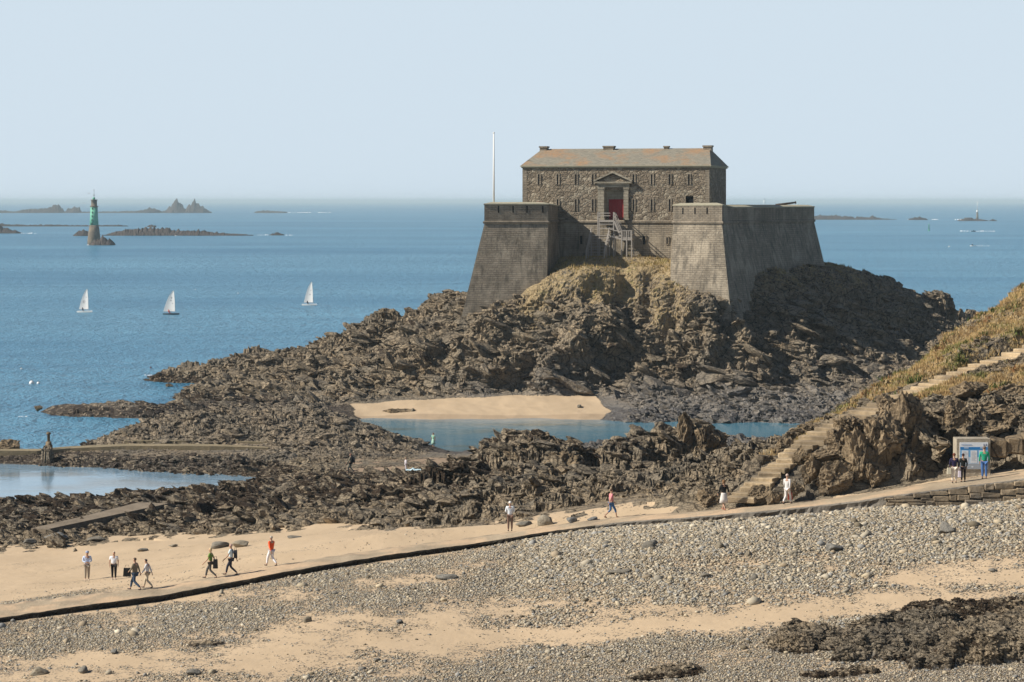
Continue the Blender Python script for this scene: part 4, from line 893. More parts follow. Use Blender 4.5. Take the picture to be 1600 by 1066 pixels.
def gp(px, d, up=.25):
    return (px, HY + (CAMZ - (float(bil(CZ, np.array([float(px)]), np.array([float(d)]))[0]) + up)) * F / d, d)
slab('slipway', [gp(60, 190, .35), gp(150, 196, .5), gp(240, 203, .65), (310, 795.5, 213), (360, 785, 220), (392, 776, 228)], [1.4, 1.8, 2.6, 3.0, 3.0, 1.5], M_SLAB, 1.0)
slab('pool_wall', [(-120, 703, 276), (60, 703, 276), (110, 699, 277), (200, 695, 277.5), (330, 695.5, 277), (420, 699, 276.5)], [2.2, 2.2, 2.4, 2.6, 2.2, 1.0], M_SLABB, 1.2)
slab('pool_ledge', [(195, 688, 280.5), (330, 688.5, 280.5), (470, 692, 279.5)], [.7, .7, .7], M_SLABB, .9)
# ------------------------------------------------------------------ steps up the headland
M_STEP = mat_conc('step_stone', (.33, .25, .155), (.52, .40, .25), (.22, .17, .11))
M_STEPD = mat_conc('step_stone_shade', (.20, .16, .11), (.30, .24, .16))
def headland_steps():
    root = tag(empty('stone_stairs', stp[0]), 'pale worn stone steps winding up the headland above the cliff', 'stairs')
    rng = random.Random(9)
    seg = []; tot = 0
    for a, b_ in zip(stp[:-1], stp[1:]): l = (b_ - a).length; seg.append((tot, l, a, b_)); tot += l
    rise = .20; ztot = stp[-1].z - stp[0].z; n = int(ztot / rise)
    zs_ = [stp[0].z + (k + 1) * ztot / n for k in range(n)]
    def at_z(z):
        for a, b_ in zip(stp[:-1], stp[1:]):
            if a.z <= z <= b_.z + 1e-6:
                return a + (b_ - a) * ((z - a.z) / (b_.z - a.z)), (b_ - a)
        return stp[-1].copy(), stp[-1] - stp[-2]
    for k, z in enumerate(zs_):
        p, t = at_z(z); p0, _ = at_z(z - ztot / n); going = (Vector((p.x, p.y)) - Vector((p0.x, p0.y))).length
        ang = math.atan2(t.y, t.x) + rng.uniform(-.13, .13) + .18; w = float(np.interp(k, [0, 4, 8, 14, 18, 30, n], [1.8, 1.6, 1.4, 2.1, 2.3, 2.1, 1.8])) * rng.uniform(.82, 1.12)
        mb = MB(); bm_box(mb, (0, 0, 0), (going * .9 + .3, w, .32), rng, ang, .08)
        o = mb.build('step', M_STEP, root); o.location = Vector((p.x, p.y, z - .14)) - stp[0] + Vector((.1, rng.uniform(-.2, .2), rng.uniform(-.05, .03)))
headland_steps()
# ------------------------------------------------------------------ boulders: individual rocks standing on the shore
def rock_mesh(seed, sub=3, flat=1.0, angular=.5):
    bm = bmesh.new(); bmesh.ops.create_icosphere(bm, subdivisions=sub, radius=1); rng = random.Random(seed)
    planes = []
    for _ in range(13):
        v = Vector((rng.gauss(0, 1), rng.gauss(0, 1), rng.gauss(0, 1))).normalized(); planes.append((v, rng.uniform(.42, .85)))
    off_ = Vector((rng.uniform(0, 99), rng.uniform(0, 99), rng.uniform(0, 99)))
    from mathutils import noise as mn
    for v in bm.verts:
        c = v.co.copy()
        for n_, dd in planes:
            e = c.dot(n_) - dd
            if e > 0: c -= n_ * e * min(1, angular + .4)
        c *= 1 + .13 * mn.fractal(c * 1.6 + off_, 1, 2, 4) + (.11 * (abs(mn.noise(c * 2.3 + off_)) - .25) + .09 * mn.fractal(c * 6 + off_, .7, 2, 4)) * (2 if angular > .6 else 1)
        v.co = Vector((c.x, c.y, c.z * flat))
    me = bpy.data.meshes.new('boulder'); bm.to_mesh(me); bm.free(); me.polygons.foreach_set('use_smooth', [sub < 5] * len(me.polygons)); return me
def mat_stone():
    m, t, b = newmat('beach_stone'); g = NG(t); oi = g.node('ShaderNodeObjectInfo'); p = g.coord(); r = oi.outputs['Random']
    c = g.ramp(r, [(0, (.16, .15, .13)), (.3, (.27, .235, .18)), (.6, (.21, .21, .20)), (.85, (.36, .31, .23)), (1, (.12, .10, .07))])
    n = g.noise(p, 2.5, 5, .65); c = g.mix(g.math('MULTIPLY', n, .6), c, (.10, .085, .06)); g.set(b.inputs['Base Color'], c); g.set(b.inputs['Normal'], g.bump(n, .12)); return m
M_STONE = mat_stone()
def mat_clif():
    m, t, b = newmat('cliff_rock'); g = NG(t); p = g.geo()
    n = g.noise(p, 1.1, 6, .65); n3 = g.noise(p, 6, 5, .7)
    c = g.mix(g.ramp(n, [(.35, 0), (.65, 1)]), (.10, .073, .046), (.34, .25, .15)); c = g.mix(g.math('MULTIPLY', n3, .5), c, (.15, .12, .08)); c = g.mix(g.ramp(n3, [(.30, .85), (.43, 0)]), c, (.03, .022, .016)); wp = g.mix(.25, p, g.noise(p, .9, 3, out='Color')); ck = g.ramp(g.voro(g.mapping(wp, (1, 1, .55), (.2, .3, 0)), .9, 'Distance', 'DISTANCE_TO_EDGE'), [(0, 0), (.05, 1)]); c = g.mix(g.math('MULTIPLY', g.math('SUBTRACT', 1, ck), .85), c, (.015, .012, .009)); c = g.mix(g.math('MULTIPLY', g.ramp(g.noise(p, 9, 4, .75), [(.56, 0), (.68, 1)]), .6), c, (.40, .32, .21))  # dark crevice shade and pale highlight flecks painted into the colour
    g.set(b.inputs['Base Color'], c); bn = g.bump(n, .2); bn = g.bump(n3, .08, 1, bn); g.set(b.inputs['Normal'], bn); return m
M_CLIFF = mat_clif()
PROTO = [rock_mesh(s, 3) for s in range(6)]
for me in PROTO: me.materials.append(M_STONE)
BIGP = [rock_mesh(40 + s, 5, 1, .75) for s in range(5)]
for me in BIGP: me.materials.append(M_CLIFF)
def boulder(me, loc, sx, sy, sz_, rz, label, group=None, name='boulder', rx=0):
    o = bpy.data.objects.new(name, me); C.objects.link(o); o.location = loc; o.scale = (sx, sy, sz_); o.rotation_euler = (rx, 0, rz)
    tag(o, label, 'boulder', group); return o
# px, photo row of its foot, size across in photo pixels, height in photo pixels, mesh, label, distance limits
BL = [(1478,833,34,18,0,'large rounded tan boulder on the cobbles below the stone wall at the right'),
 (1013,858,22,14,1,'grey rounded boulder on the cobbles at the left end of the cobble bank'),
 (1124,858,16,12,2,'dark boulder among the cobbles right of the middle'),(1170,869,16,9,3,'flat dark stone half buried among the middle cobbles'),
 (1305,862,32,16,4,'pale jagged slab on the cobbles, right of the middle'),(1102,903,22,10,5,'low grey stone at the lower edge of the cobble bank'),
 (1180,908,18,10,0,'dark mossy stone below the cobble bank, right of the middle'),(853,821,24,18,1,'big round olive boulder beside the sand just behind the causeway end'),
 (820,822,26,8,3,'low flat boulder left of the big round olive boulder'),(893,817,18,9,2,'low tan boulder between the round olive boulder and the woman in pink'),
 (925,817,20,9,4,'low pale boulder just left of the woman in pink'),(222,862,20,7,5,'flat green grey boulder on the sand behind the four walkers'),
 (117,862,9,6,0,'small dark stone on the sand left of the four walkers'),(345,856,30,11,1,'dark rock with tan top on the sand behind the woman in green'),
 (375,855,28,11,2,'dark humped rock on the sand above the walker with the backpack'),(458,841,24,4,3,'flat dark rock on the sand right of the walker in orange'),
 (270,855,16,6,4,'small dark rock on the sand near the seaweed edge'),(88,842,40,9,0,'long pale slab at the upper edge of the left sand'),
 (45,850,30,8,3,'pale green slab at the left frame edge above the sand'),(150,846,34,8,5,'tilted pale slab at the foot of the slipway'),
 (480,973,14,10,1,'small mossy green stone on the shingle, lower middle left'),(625,975,13,7,2,'dark flat stone on the lower middle sand'),
 (178,1022,14,10,4,'dark pointed stone at the lower left corner'),(60,1055,34,12,0,'wide dark stone at the bottom left corner'),(130,1052,22,12,3,'rounded grey stone second from the bottom left corner'),
 (590,1034,14,8,5,'green grey stone near the bottom, left of middle'),(1240,868,16,8,1,'brown stone in the cobbles right of the pale jagged slab'),
 (300,1055,26,9,2,'dark low rock near the bottom edge, left'),(700,905,36,9,3,'broad flat grey slab lying on the shingle, centre'),(968,897,44,9,4,'low pale slab on the shingle, centre right'),
 (645,643,10,5,0,'small dark stone on the far little beach'),(905,637,12,5,1,'small brown stone at the right of the far little beach')]
for (px, py, wpx, hpx, k, lab) in BL:
    d_, z = ray_ground(px, py); s_ = wpx * d_ / F / 2 * 1.15; h_ = hpx * d_ / F / 2 * 1.25
    boulder(PROTO[k], ((px - 800) * d_ / F, d_ + s_ * .3, z + h_ * .45), s_, s_ * .9, h_, k * 1.3 + px, lab, 'single stones on the beach')
# big cliff rocks of the headland, front side
def cliff(px, py, wpx, hpx, d, k, rz, dep=1.0, rx=0):
    """centre of the rock in the photo, its size there, its distance"""
    c = PT(px, py, d); s_ = wpx * d / F / 2; h_ = hpx * d / F / 2
    return (k, c, s_ * 1.12, s_ * dep, h_ * 1.12, rz, rx)
CL = [(1425,702,86,128,148.9,3,.4,.8,0,'broad dark cliff wall block left of the cave'),(1400,650,70,60,150.2,4,1.7,.9,0,'fractured cliff top block right under the stairs'),(1366,742,50,70,146.6,0,.9,.8,0,'low dark block at the foot of the upright cliff block'),
 (1318,700,70,56,149.5,3,2.2,.8,0,'brown block below the main stair flight'),(1515,610,60,30,154,1,.3,.9,0,'dark ledge under the green shrubs'),(1575,615,70,34,154.5,2,.5,.9,0,'grey ledge at the right edge below the shrubs'),
 (1476,528,22,20,178.5,1,.2,.9,0,'small orange-lichened rock on the headland skyline'),(1500,560,60,22,171,2,.3,.9,0,'low grey rock in the dry grass above the stairs'),
 (1225,700,40,34,156,4,.6,.9,0,'olive rock on the left side of the middle stairs'),(1265,668,36,20,160.5,0,.6,.9,0,'small dark rock at the left edge of the main stair flight'),(1200,730,50,40,153.5,2,1,.9,0,'tan ribbed rock left of the ruined lower steps'),(1380,690,70,130,147.5,0,.2,.8,0,'tall upright cliff block below the stairs, left of the dark cleft'),(1415,655,60,90,148.5,1,.9,.9,0,'smooth rounded cliff top right of the grassy boulder'),
 (1440,715,60,110,149.2,2,.3,.7,0,'dark pillar in the cliff left of the cave'),(1345,725,70,95,146.8,3,1.4,.7,0,'leaning brown cliff block left of the upright block'),
 (1300,745,64,60,146.3,4,.4,.8,.2,'heap-topping block of the tilted slabs behind the man in white'),(1270,735,40,52,146.6,1,2.4,.7,0,'narrow olive block near the middle stairs'),
 (1285,712,62,22,147,2,.2,.9,-.2,'flat tan slab on top of the tilted rocks'),(1330,665,66,44,151.5,0,2.1,.8,0,'broad rounded block beside the pale stairs'),(1385,635,44,34,152.5,3,.5,.8,0,'grass-capped rounded boulder beside the stairs'),
 (1490,645,44,46,149,4,.8,.9,0,'big round boulder on a rock neck above the sign'),(1493,690,36,60,149.5,0,2.6,.8,0,'rock neck under the big round boulder'),
 (1455,775,60,30,147.2,1,.3,.8,0,'low dark block at the cave foot'),(1540,640,70,30,151,2,.15,1,.1,'upper flat ledge block over the sign'),(1582,655,60,32,150.5,3,.2,1,.1,'ledge block at the right edge over the sign'),
 (1545,668,60,26,149.5,4,.1,1,0,'middle ledge block just above the sign'),(1590,690,50,30,149.5,0,.2,1,0,'ledge block at the right edge beside the sign'),(1580,735,70,44,147.2,2,.1,.9,0,'lumpy grey block right of the man in green'),
 (1210,780,26,26,145.8,1,.3,.8,0,'small tan block behind the man in white at the stair foot'),(1185,773,48,34,146.9,4,.2,.8,0,'smooth tan boulder right of the lowest steps'),(1110,783,60,34,148.6,3,.3,.8,0,'ribbed tan rock left of the woman in black'),
 (1240,765,34,34,146,0,1,.8,0,'dark grey block just right of the man in white'),(1250,712,26,36,149.2,2,0,.8,0,'small upright olive stone by the stairs'),
 (1071,684,38,70,213.0,3,.5,.8,.25,'left horn of the twin rock peak in front of the pool'),(1099,687,36,62,212.6,0,2.2,.8,0,'right horn of the twin rock peak in front of the pool'),(1112,690,26,34,212.6,0,.3,.9,0,'dark low shoulder right of the twin rock peak'),
 (1040,696,60,18,213.8,2,.25,.8,.15,'long ramp-like rock rising to the twin peak'),(812,735,76,64,199,3,.5,.9,0,'massive brown boulder, left of the pair behind the man in white shirt'),(872,732,72,58,197,4,.2,.9,0,'massive brown boulder, right of the pair behind the beach'),
 (760,715,50,26,203,1,.9,.9,0,'dark low boulder left of the massive pair'),(845,775,60,34,178,0,.4,.9,0,'brown angular boulder behind the man in white shirt'),(738,775,50,28,186,2,1.4,.9,0,'weedy angular boulder upper left of the man in white shirt'),
 (665,590,60,40,352,3,.2,.8,0,'big squared block in the rocks under the left bastion'),(955,540,60,22,353,4,.1,.8,0,'flat-topped block on the island slope below the door'),
 (620,645,60,14,333.5,1,.1,.6,0,'dark low rock at the left edge of the lagoon'),(655,649,50,8,332.5,2,.1,.5,0,'thin dark rock trailing into the lagoon'),
 (60,638,14,12,333,0,.3,.9,0,'small dark knob on the left end of the low reef'),(264,604,16,8,386,3,.3,.9,0,'small yellow-brown rock awash off the island tip'),(12,697,44,24,278,4,.3,.8,0,'dark block at the left edge at the end of the pool wall')]
for (px, py, wpx, hpx, d_, k, rz, dep, rx, lab) in CL:
    k, c, a_, b_, h_, rz, rx = cliff(px, py, wpx, hpx, d_, k, rz, dep, rx)
    boulder(BIGP[k], c, a_, b_, h_, rz * .35, lab, 'rocks of the shore and cliff', 'cliff_rock', rx)
# ------------------------------------------------------------------ shingle and cobbles: uncountable, one object
def shingle():
    rng = np.random.default_rng(3)
    bm = bmesh.new(); bmesh.ops.create_icosphere(bm, subdivisions=1, radius=1); bv = np.array([v.co[:] for v in bm.verts], np.float32); bf = np.array([[v.index for v in f.verts] for f in bm.faces], np.int32); bm.free()
    N = 640000
    px = rng.uniform(-150, 1780, N); d = np.sqrt(rng.uniform(101 ** 2, 152 ** 2, N))
    i = np.clip(np.searchsorted(pxs, px), 0, nI - 1); j = np.clip(np.searchsorted(rows, d), 0, nJ - 1)
    z = H[i, j]; gd = B[i, j]; rk = isrock[i, j]
    dd_, _, ww_ = path_at(px); onp = (d > dd_ - .05) & (d < dd_ + ww_ + .1)
    keep = (rng.random(N) < np.clip((gd - .30) * 1.5, .009, 1)) & ~rk & ~onp
    px, d, z, gd = px[keep], d[keep], z[keep], gd[keep]
    dd_, _, ww_ = path_at(px)
    big = sstep(650, 900, px) * sstep(108, 124, d) * (d < 147); beyond = d > dd_ + 1
    size = np.exp(rng.normal(0, .42, len(px))) * (.026 + .021 * big + .006 * (px < 700)); size = np.where(rng.random(len(px)) < .02, size * 2.6, size); size = np.clip(size, .018, .30)
    size = np.where(beyond, size * .8, size)
    # fewer where they are large
    k2 = rng.random(len(px)) < np.clip((.045 / size) ** 1.0, .25, 1) ; px, d, z, gd, size = [a[k2] for a in (px, d, z, gd, size)]
    n = len(px); print('shingle stones', n)
    sc3 = np.stack([size * rng.uniform(.8, 1.5, n), size * rng.uniform(.7, 1.2, n), size * rng.uniform(.45, .8, n)], 1).astype(np.float32)
    a = rng.uniform(0, 6.28, n); ca, sa = np.cos(a), np.sin(a)
    # tilt
    tx = rng.normal(0, .3, n); ty = rng.normal(0, .3, n)
    V = bv[None] * (1 + rng.normal(0, .13, (n, len(bv), 1)).astype(np.float32)) * sc3[:, None]
    vx = V[..., 0] * ca[:, None] - V[..., 1] * sa[:, None]; vy = V[..., 0] * sa[:, None] + V[..., 1] * ca[:, None]; vz = V[..., 2] + vx * tx[:, None] * .5 + vy * ty[:, None] * .5
    X0 = (px - 800) * d / F
    co = np.stack([vx + X0[:, None], vy + d[:, None], vz + (z + sc3[:, 2] * .45)[:, None]], -1).astype(np.float32).reshape(-1, 3)
    fa = (bf[None] + (np.arange(n, dtype=np.int32) * len(bv))[:, None, None]).reshape(-1)
    me = bpy.data.meshes.new('shingle'); me.vertices.add(len(co)); me.vertices.foreach_set('co', co.ravel()); nf = len(fa) // 3
    me.loops.add(len(fa)); me.polygons.add(nf); me.loops.foreach_set('vertex_index', fa); me.polygons.foreach_set('loop_start', np.arange(0, nf * 3, 3, dtype=np.int32)); me.polygons.foreach_set('loop_total', np.full(nf, 3, np.int32))
    t = rng.random(n).astype(np.float32)
    pal = np.array([(.30,.25,.18),(.34,.29,.21),(.22,.18,.13),(.13, .125, .115), (.20, .185, .155), (.26, .235, .19), (.30, .27, .215), (.36, .32, .25), (.17, .175, .175), (.22, .22, .215), (.24, .19, .13), (.40, .36, .29), (.10, .085, .06)], np.float32)
    c = pal[rng.integers(0, len(pal), n)] * rng.uniform(.8, 1.2, (n, 1)).astype(np.float32) * 1.32 * np.array([1.02, 1, .95], np.float32)
    c4 = np.concatenate([c, np.ones((n, 1), np.float32)], 1).astype(np.float32); c4 = np.repeat(c4, len(bv), 0)
    at = me.attributes.new('tint', 'FLOAT_COLOR', 'POINT'); at.data.foreach_set('color', c4.ravel())
    m, tt, b = newmat('shingle'); g = NG(tt); cc = g.attr('tint'); g.set(b.inputs['Base Color'], g.mix(g.math('MULTIPLY', g.noise(g.geo(), 30, 2), .3), cc, (.2, .16, .11)))
    me.materials.append(m); me.update(calc_edges=True)
    o = bpy.data.objects.new('shingle', me); C.objects.link(o); tag(o, kind='stuff')
shingle()
GR = MASK[..., 1]

# ------------------------------------------------------------------ loose rock lying all over the foreshore: uncountable
def rubble(name, n0, psel, dsel, smin, smax, pw_, sub, seed, amin=.4, flat=(.45, .8), cond=None, sink=.3):
    rng = np.random.default_rng(seed)
    bm = bmesh.new(); bmesh.ops.create_icosphere(bm, subdivisions=sub, radius=1); bv = np.array([v.co[:] for v in bm.verts], np.float32); bf = np.array([[v.index for v in f.verts] for f in bm.faces], np.int32); bm.free()
    px = rng.uniform(*psel, n0); d = np.sqrt(rng.uniform(dsel[0] ** 2, dsel[1] ** 2, n0))
    i = np.clip(np.searchsorted(pxs, px), 0, nI - 1); j = np.clip(np.searchsorted(rows, d), 0, nJ - 1)
    k = isrock[i, j] & (H[i, j] > -.15) & (sdist[i, j] > 2.0) & ((AM[i, j] > amin) | (outid[i, j] > 0))
    if cond is not None: k &= cond(i, j)
    i, j = i[k], j[k]; n = len(i)
    size = (smin ** -pw_ + rng.random(n) * (smax ** -pw_ - smin ** -pw_)) ** (-1 / pw_)
    V = np.repeat(bv[None], n, 0)
    for q in range(11):
        nn = rng.normal(0, 1, (n, 1, 3)); nn /= np.linalg.norm(nn, axis=2, keepdims=True); dd = rng.uniform(.30, .80, (n, 1))
        e = np.maximum(0, (V * nn).sum(2) - dd); V = V - nn * e[..., None]
    ph = rng.uniform(0, 6.28, (n, 1, 3)); V = V * (1 + .10 * np.sin(V[..., :1] * 4.3 + ph[..., :1]) * np.sin(V[..., 1:2] * 5.1 + ph[..., 1:2]) + .07 * np.sin(V[..., 2:] * 7 + ph[..., 2:]) + rng.normal(0, .05, (n, len(bv), 1)))
    V = V * np.stack([size * rng.uniform(.9, 1.7, n), size * rng.uniform(.8, 1.3, n), size * rng.uniform(*flat, n)], 1)[:, None]
    for ax, sg in ((2, .5), (1, .22), (0, .22)):
        a = rng.normal(0, sg, (n, 1)) + (-.30 if ax == 1 else 0); c, s_ = np.cos(a), np.sin(a); o = [q for q in range(3) if q != ax]
        p, r = V[..., o[0]].copy(), V[..., o[1]].copy(); V[..., o[0]] = p * c - r * s_; V[..., o[1]] = p * s_ + r * c
    V += np.stack([X[i, j], Y[i, j], H[i, j] + size * rng.uniform(-.35, .28, n) * (.4 if sub == 3 else 1)], 1)[:, None]
    co = V.astype(np.float32).reshape(-1, 3); fa = (bf[None] + (np.arange(n, dtype=np.int32) * len(bv))[:, None, None]).reshape(-1); nf = len(fa) // 3
    me = bpy.data.meshes.new(name); me.vertices.add(len(co)); me.vertices.foreach_set('co', co.ravel()); me.loops.add(len(fa)); me.polygons.add(nf)
    me.loops.foreach_set('vertex_index', fa); me.polygons.foreach_set('loop_start', np.arange(0, nf * 3, 3, dtype=np.int32)); me.polygons.foreach_set('loop_total', np.full(nf, 3, np.int32)); me.polygons.foreach_set('use_smooth', np.full(nf, False))
    mk = MASK[i, j].copy(); mk[:, 0] = np.clip(mk[:, 0] * .9 + rng.normal(0, .18, n) - .04, 0, 1); mk[:, 1] *= .4
    at = me.attributes.new('mask', 'FLOAT_COLOR', 'POINT'); at.data.foreach_set('color', np.repeat(mk, len(bv), 0).astype(np.float32).ravel())
    me.materials.append(M_ROCK); me.update(calc_edges=True); o = bpy.data.objects.new(name, me); C.objects.link(o); tag(o, kind='stuff')
rubble('shore_rubble', 40000, (-40, 1260), (168, 300), .20, .95, 2.3, 2, 31, .45, flat=(.35, .7))
rubble('shore_rubble', 80000, (-40, 1260), (164, 300), .10, .28, 1.8, 1, 32, .3, flat=(.4, .8))
rubble('island_rubble', 30000, (220, 1500), (322, 400), .28, 1.3, 2.3, 2, 33, .6, flat=(.35, .75), cond=lambda i, j: (H[i, j] < 14) & (GR[i, j] < .45))
rubble('island_slabs', 900, (320, 1400), (338, 376), 1.0, 2.2, 1.8, 3, 36, .6, flat=(.3, .55), cond=lambda i, j: (H[i, j] < 15) & (GR[i, j] < .5))
rubble('shore_slabs', 900, (-40, 1260), (176, 240), .6, 1.4, 1.6, 3, 37, .45, flat=(.28, .5))
rubble('outcrop_rubble', 260000, (980, 1640), (100, 122), .05, .24, 1.6, 1, 34, .4, flat=(.4, .75), cond=lambda i, j: (outid[i, j] > 0))
rubble('cliff_rubble', 14000, (1050, 1640), (144, 175), .10, .42, 1.8, 2, 35, .4, flat=(.4, .8), cond=lambda i, j: (GR[i, j] < .45) & (sdist[i, j] > 2.6))
# ------------------------------------------------------------------ dry grass and low shrubs on the headland: uncountable
def tufts(name, sel_px, sel_d, cond, N, hgt, pal, seed, lean=.35, wd=.022):
    rng = np.random.default_rng(seed)
    px = rng.uniform(*sel_px, N); d = rng.uniform(*sel_d, N)
    i = np.clip(np.searchsorted(pxs, px), 0, nI - 1); j = np.clip(np.searchsorted(rows, d), 0, nJ - 1)
    k = cond(i, j, rng.random(N)); i, j = i[k], j[k]; n = len(i)
    P = np.stack([X[i, j], Y[i, j], H[i, j]], 1) + rng.normal(0, .12, (n, 3)) * (1, 1, 0)
    nb = 5; P = np.repeat(P, nb, 0) + rng.normal(0, .07, (n * nb, 3)) * (1, 1, 0); m_ = len(P)
    h = hgt * np.exp(rng.normal(0, .35, m_)); a = rng.uniform(0, 6.28, m_); l = rng.normal(0, lean, m_) * h
    dx, dy = np.cos(a), np.sin(a); b_ = rng.uniform(0, 6.28, m_)
    w = wd * (.7 + .6 * rng.random(m_)); v0 = P + np.stack([np.cos(b_) * w, np.sin(b_) * w, np.zeros(m_) - .05], 1); v1 = P - np.stack([np.cos(b_) * w, np.sin(b_) * w, np.zeros(m_) + .05], 1)
    v2 = P + np.stack([dx * l, dy * l, h], 1)
    co = np.stack([v0, v1, v2], 1).reshape(-1, 3).astype(np.float32)
    me = bpy.data.meshes.new(name); me.vertices.add(len(co)); me.vertices.foreach_set('co', co.ravel()); me.loops.add(len(co)); me.polygons.add(m_)
    me.loops.foreach_set('vertex_index', np.arange(len(co), dtype=np.int32)); me.polygons.foreach_set('loop_start', np.arange(0, len(co), 3, dtype=np.int32)); me.polygons.foreach_set('loop_total', np.full(m_, 3, np.int32))
    pal = np.array(pal, np.float32); patch = (fbm(P[:, 0] / 2.5, P[:, 1] / 2.5, seed, 2) * 1.3 + .5 + rng.normal(0, .18, m_)) * len(pal)
    c = pal[np.clip(patch.astype(int), 0, len(pal) - 1)] * rng.uniform(.8, 1.2, (m_, 1)).astype(np.float32)
    c4 = np.repeat(np.concatenate([c, np.ones((m_, 1), np.float32)], 1), 3, 0).astype(np.float32)
    at = me.attributes.new('tint', 'FLOAT_COLOR', 'POINT'); at.data.foreach_set('color', c4.ravel())
    m, tt, b = newmat(name); g = NG(tt); g.set(b.inputs['Base Color'], g.attr('tint')); me.materials.append(m); me.update(calc_edges=True)
    o = bpy.data.objects.new(name, me); C.objects.link(o); tag(o, kind='stuff')
GR = MASK[..., 1]
tufts('dry_grass', (1190, 1700), (147, 192), lambda i, j, r: (GR[i, j] > .40 + .35 * r) & isrock[i, j], 80000, .12, [(.26, .17, .075), (.40, .27, .12), (.52, .37, .18), (.46, .32, .14), (.30, .22, .09), (.20, .19, .06)], 21)
tufts('hill_grass', (860, 1420), (350, 412), lambda i, j, r: (GR[i, j] > .5 + .25 * r), 14000, .28, [(.30, .22, .09), (.40, .29, .12), (.24, .20, .07)], 22, wd=.05)

tufts('green_shrubs', (1330, 1700), (150, 186), lambda i, j, r: (fbm(X[i, j] / 1.6, Y[i, j] / 1.6, 811, 2) > .26) & isrock[i, j] & (sdist[i, j] > 1.4) & (GR[i, j] > .3), 14000, .20, [(.06, .09, .02), (.10, .12, .03), (.16, .15, .05), (.08, .07, .03), (.24, .12, .05)], 23, lean=.7, wd=.05)
# ------------------------------------------------------------------ people
_mc = {}
def cm(col, rough=.85, nm='cloth'):
    k = (nm, *col)
    if k not in _mc: _mc[k] = plain(nm, col, rough, .12, 9)
    return _mc[k]
SKIN = (.42, .25, .17)
def skin_mesh(name, verts, edges, radii, root=0, sub=1):
    me = bpy.data.meshes.new(name); me.from_pydata([tuple(v) for v in verts], edges, []); o = bpy.data.objects.new(name, me); C.objects.link(o)
    md = o.modifiers.new('skin', 'SKIN'); md.use_smooth_shade = True
    for i, r in enumerate(radii):
        r = r if isinstance(r, tuple) else (r, r); me.skin_vertices[0].data[i].radius = r; me.skin_vertices[0].data[i].use_root = (i == root)
    if sub: s = o.modifiers.new('sub', 'SUBSURF'); s.levels = sub
    dg = bpy.context.evaluated_depsgraph_get(); ev = o.evaluated_get(dg); m2 = bpy.data.meshes.new_from_object(ev); m2.name = name
    bpy.data.objects.remove(o); bpy.data.meshes.remove(me); return m2
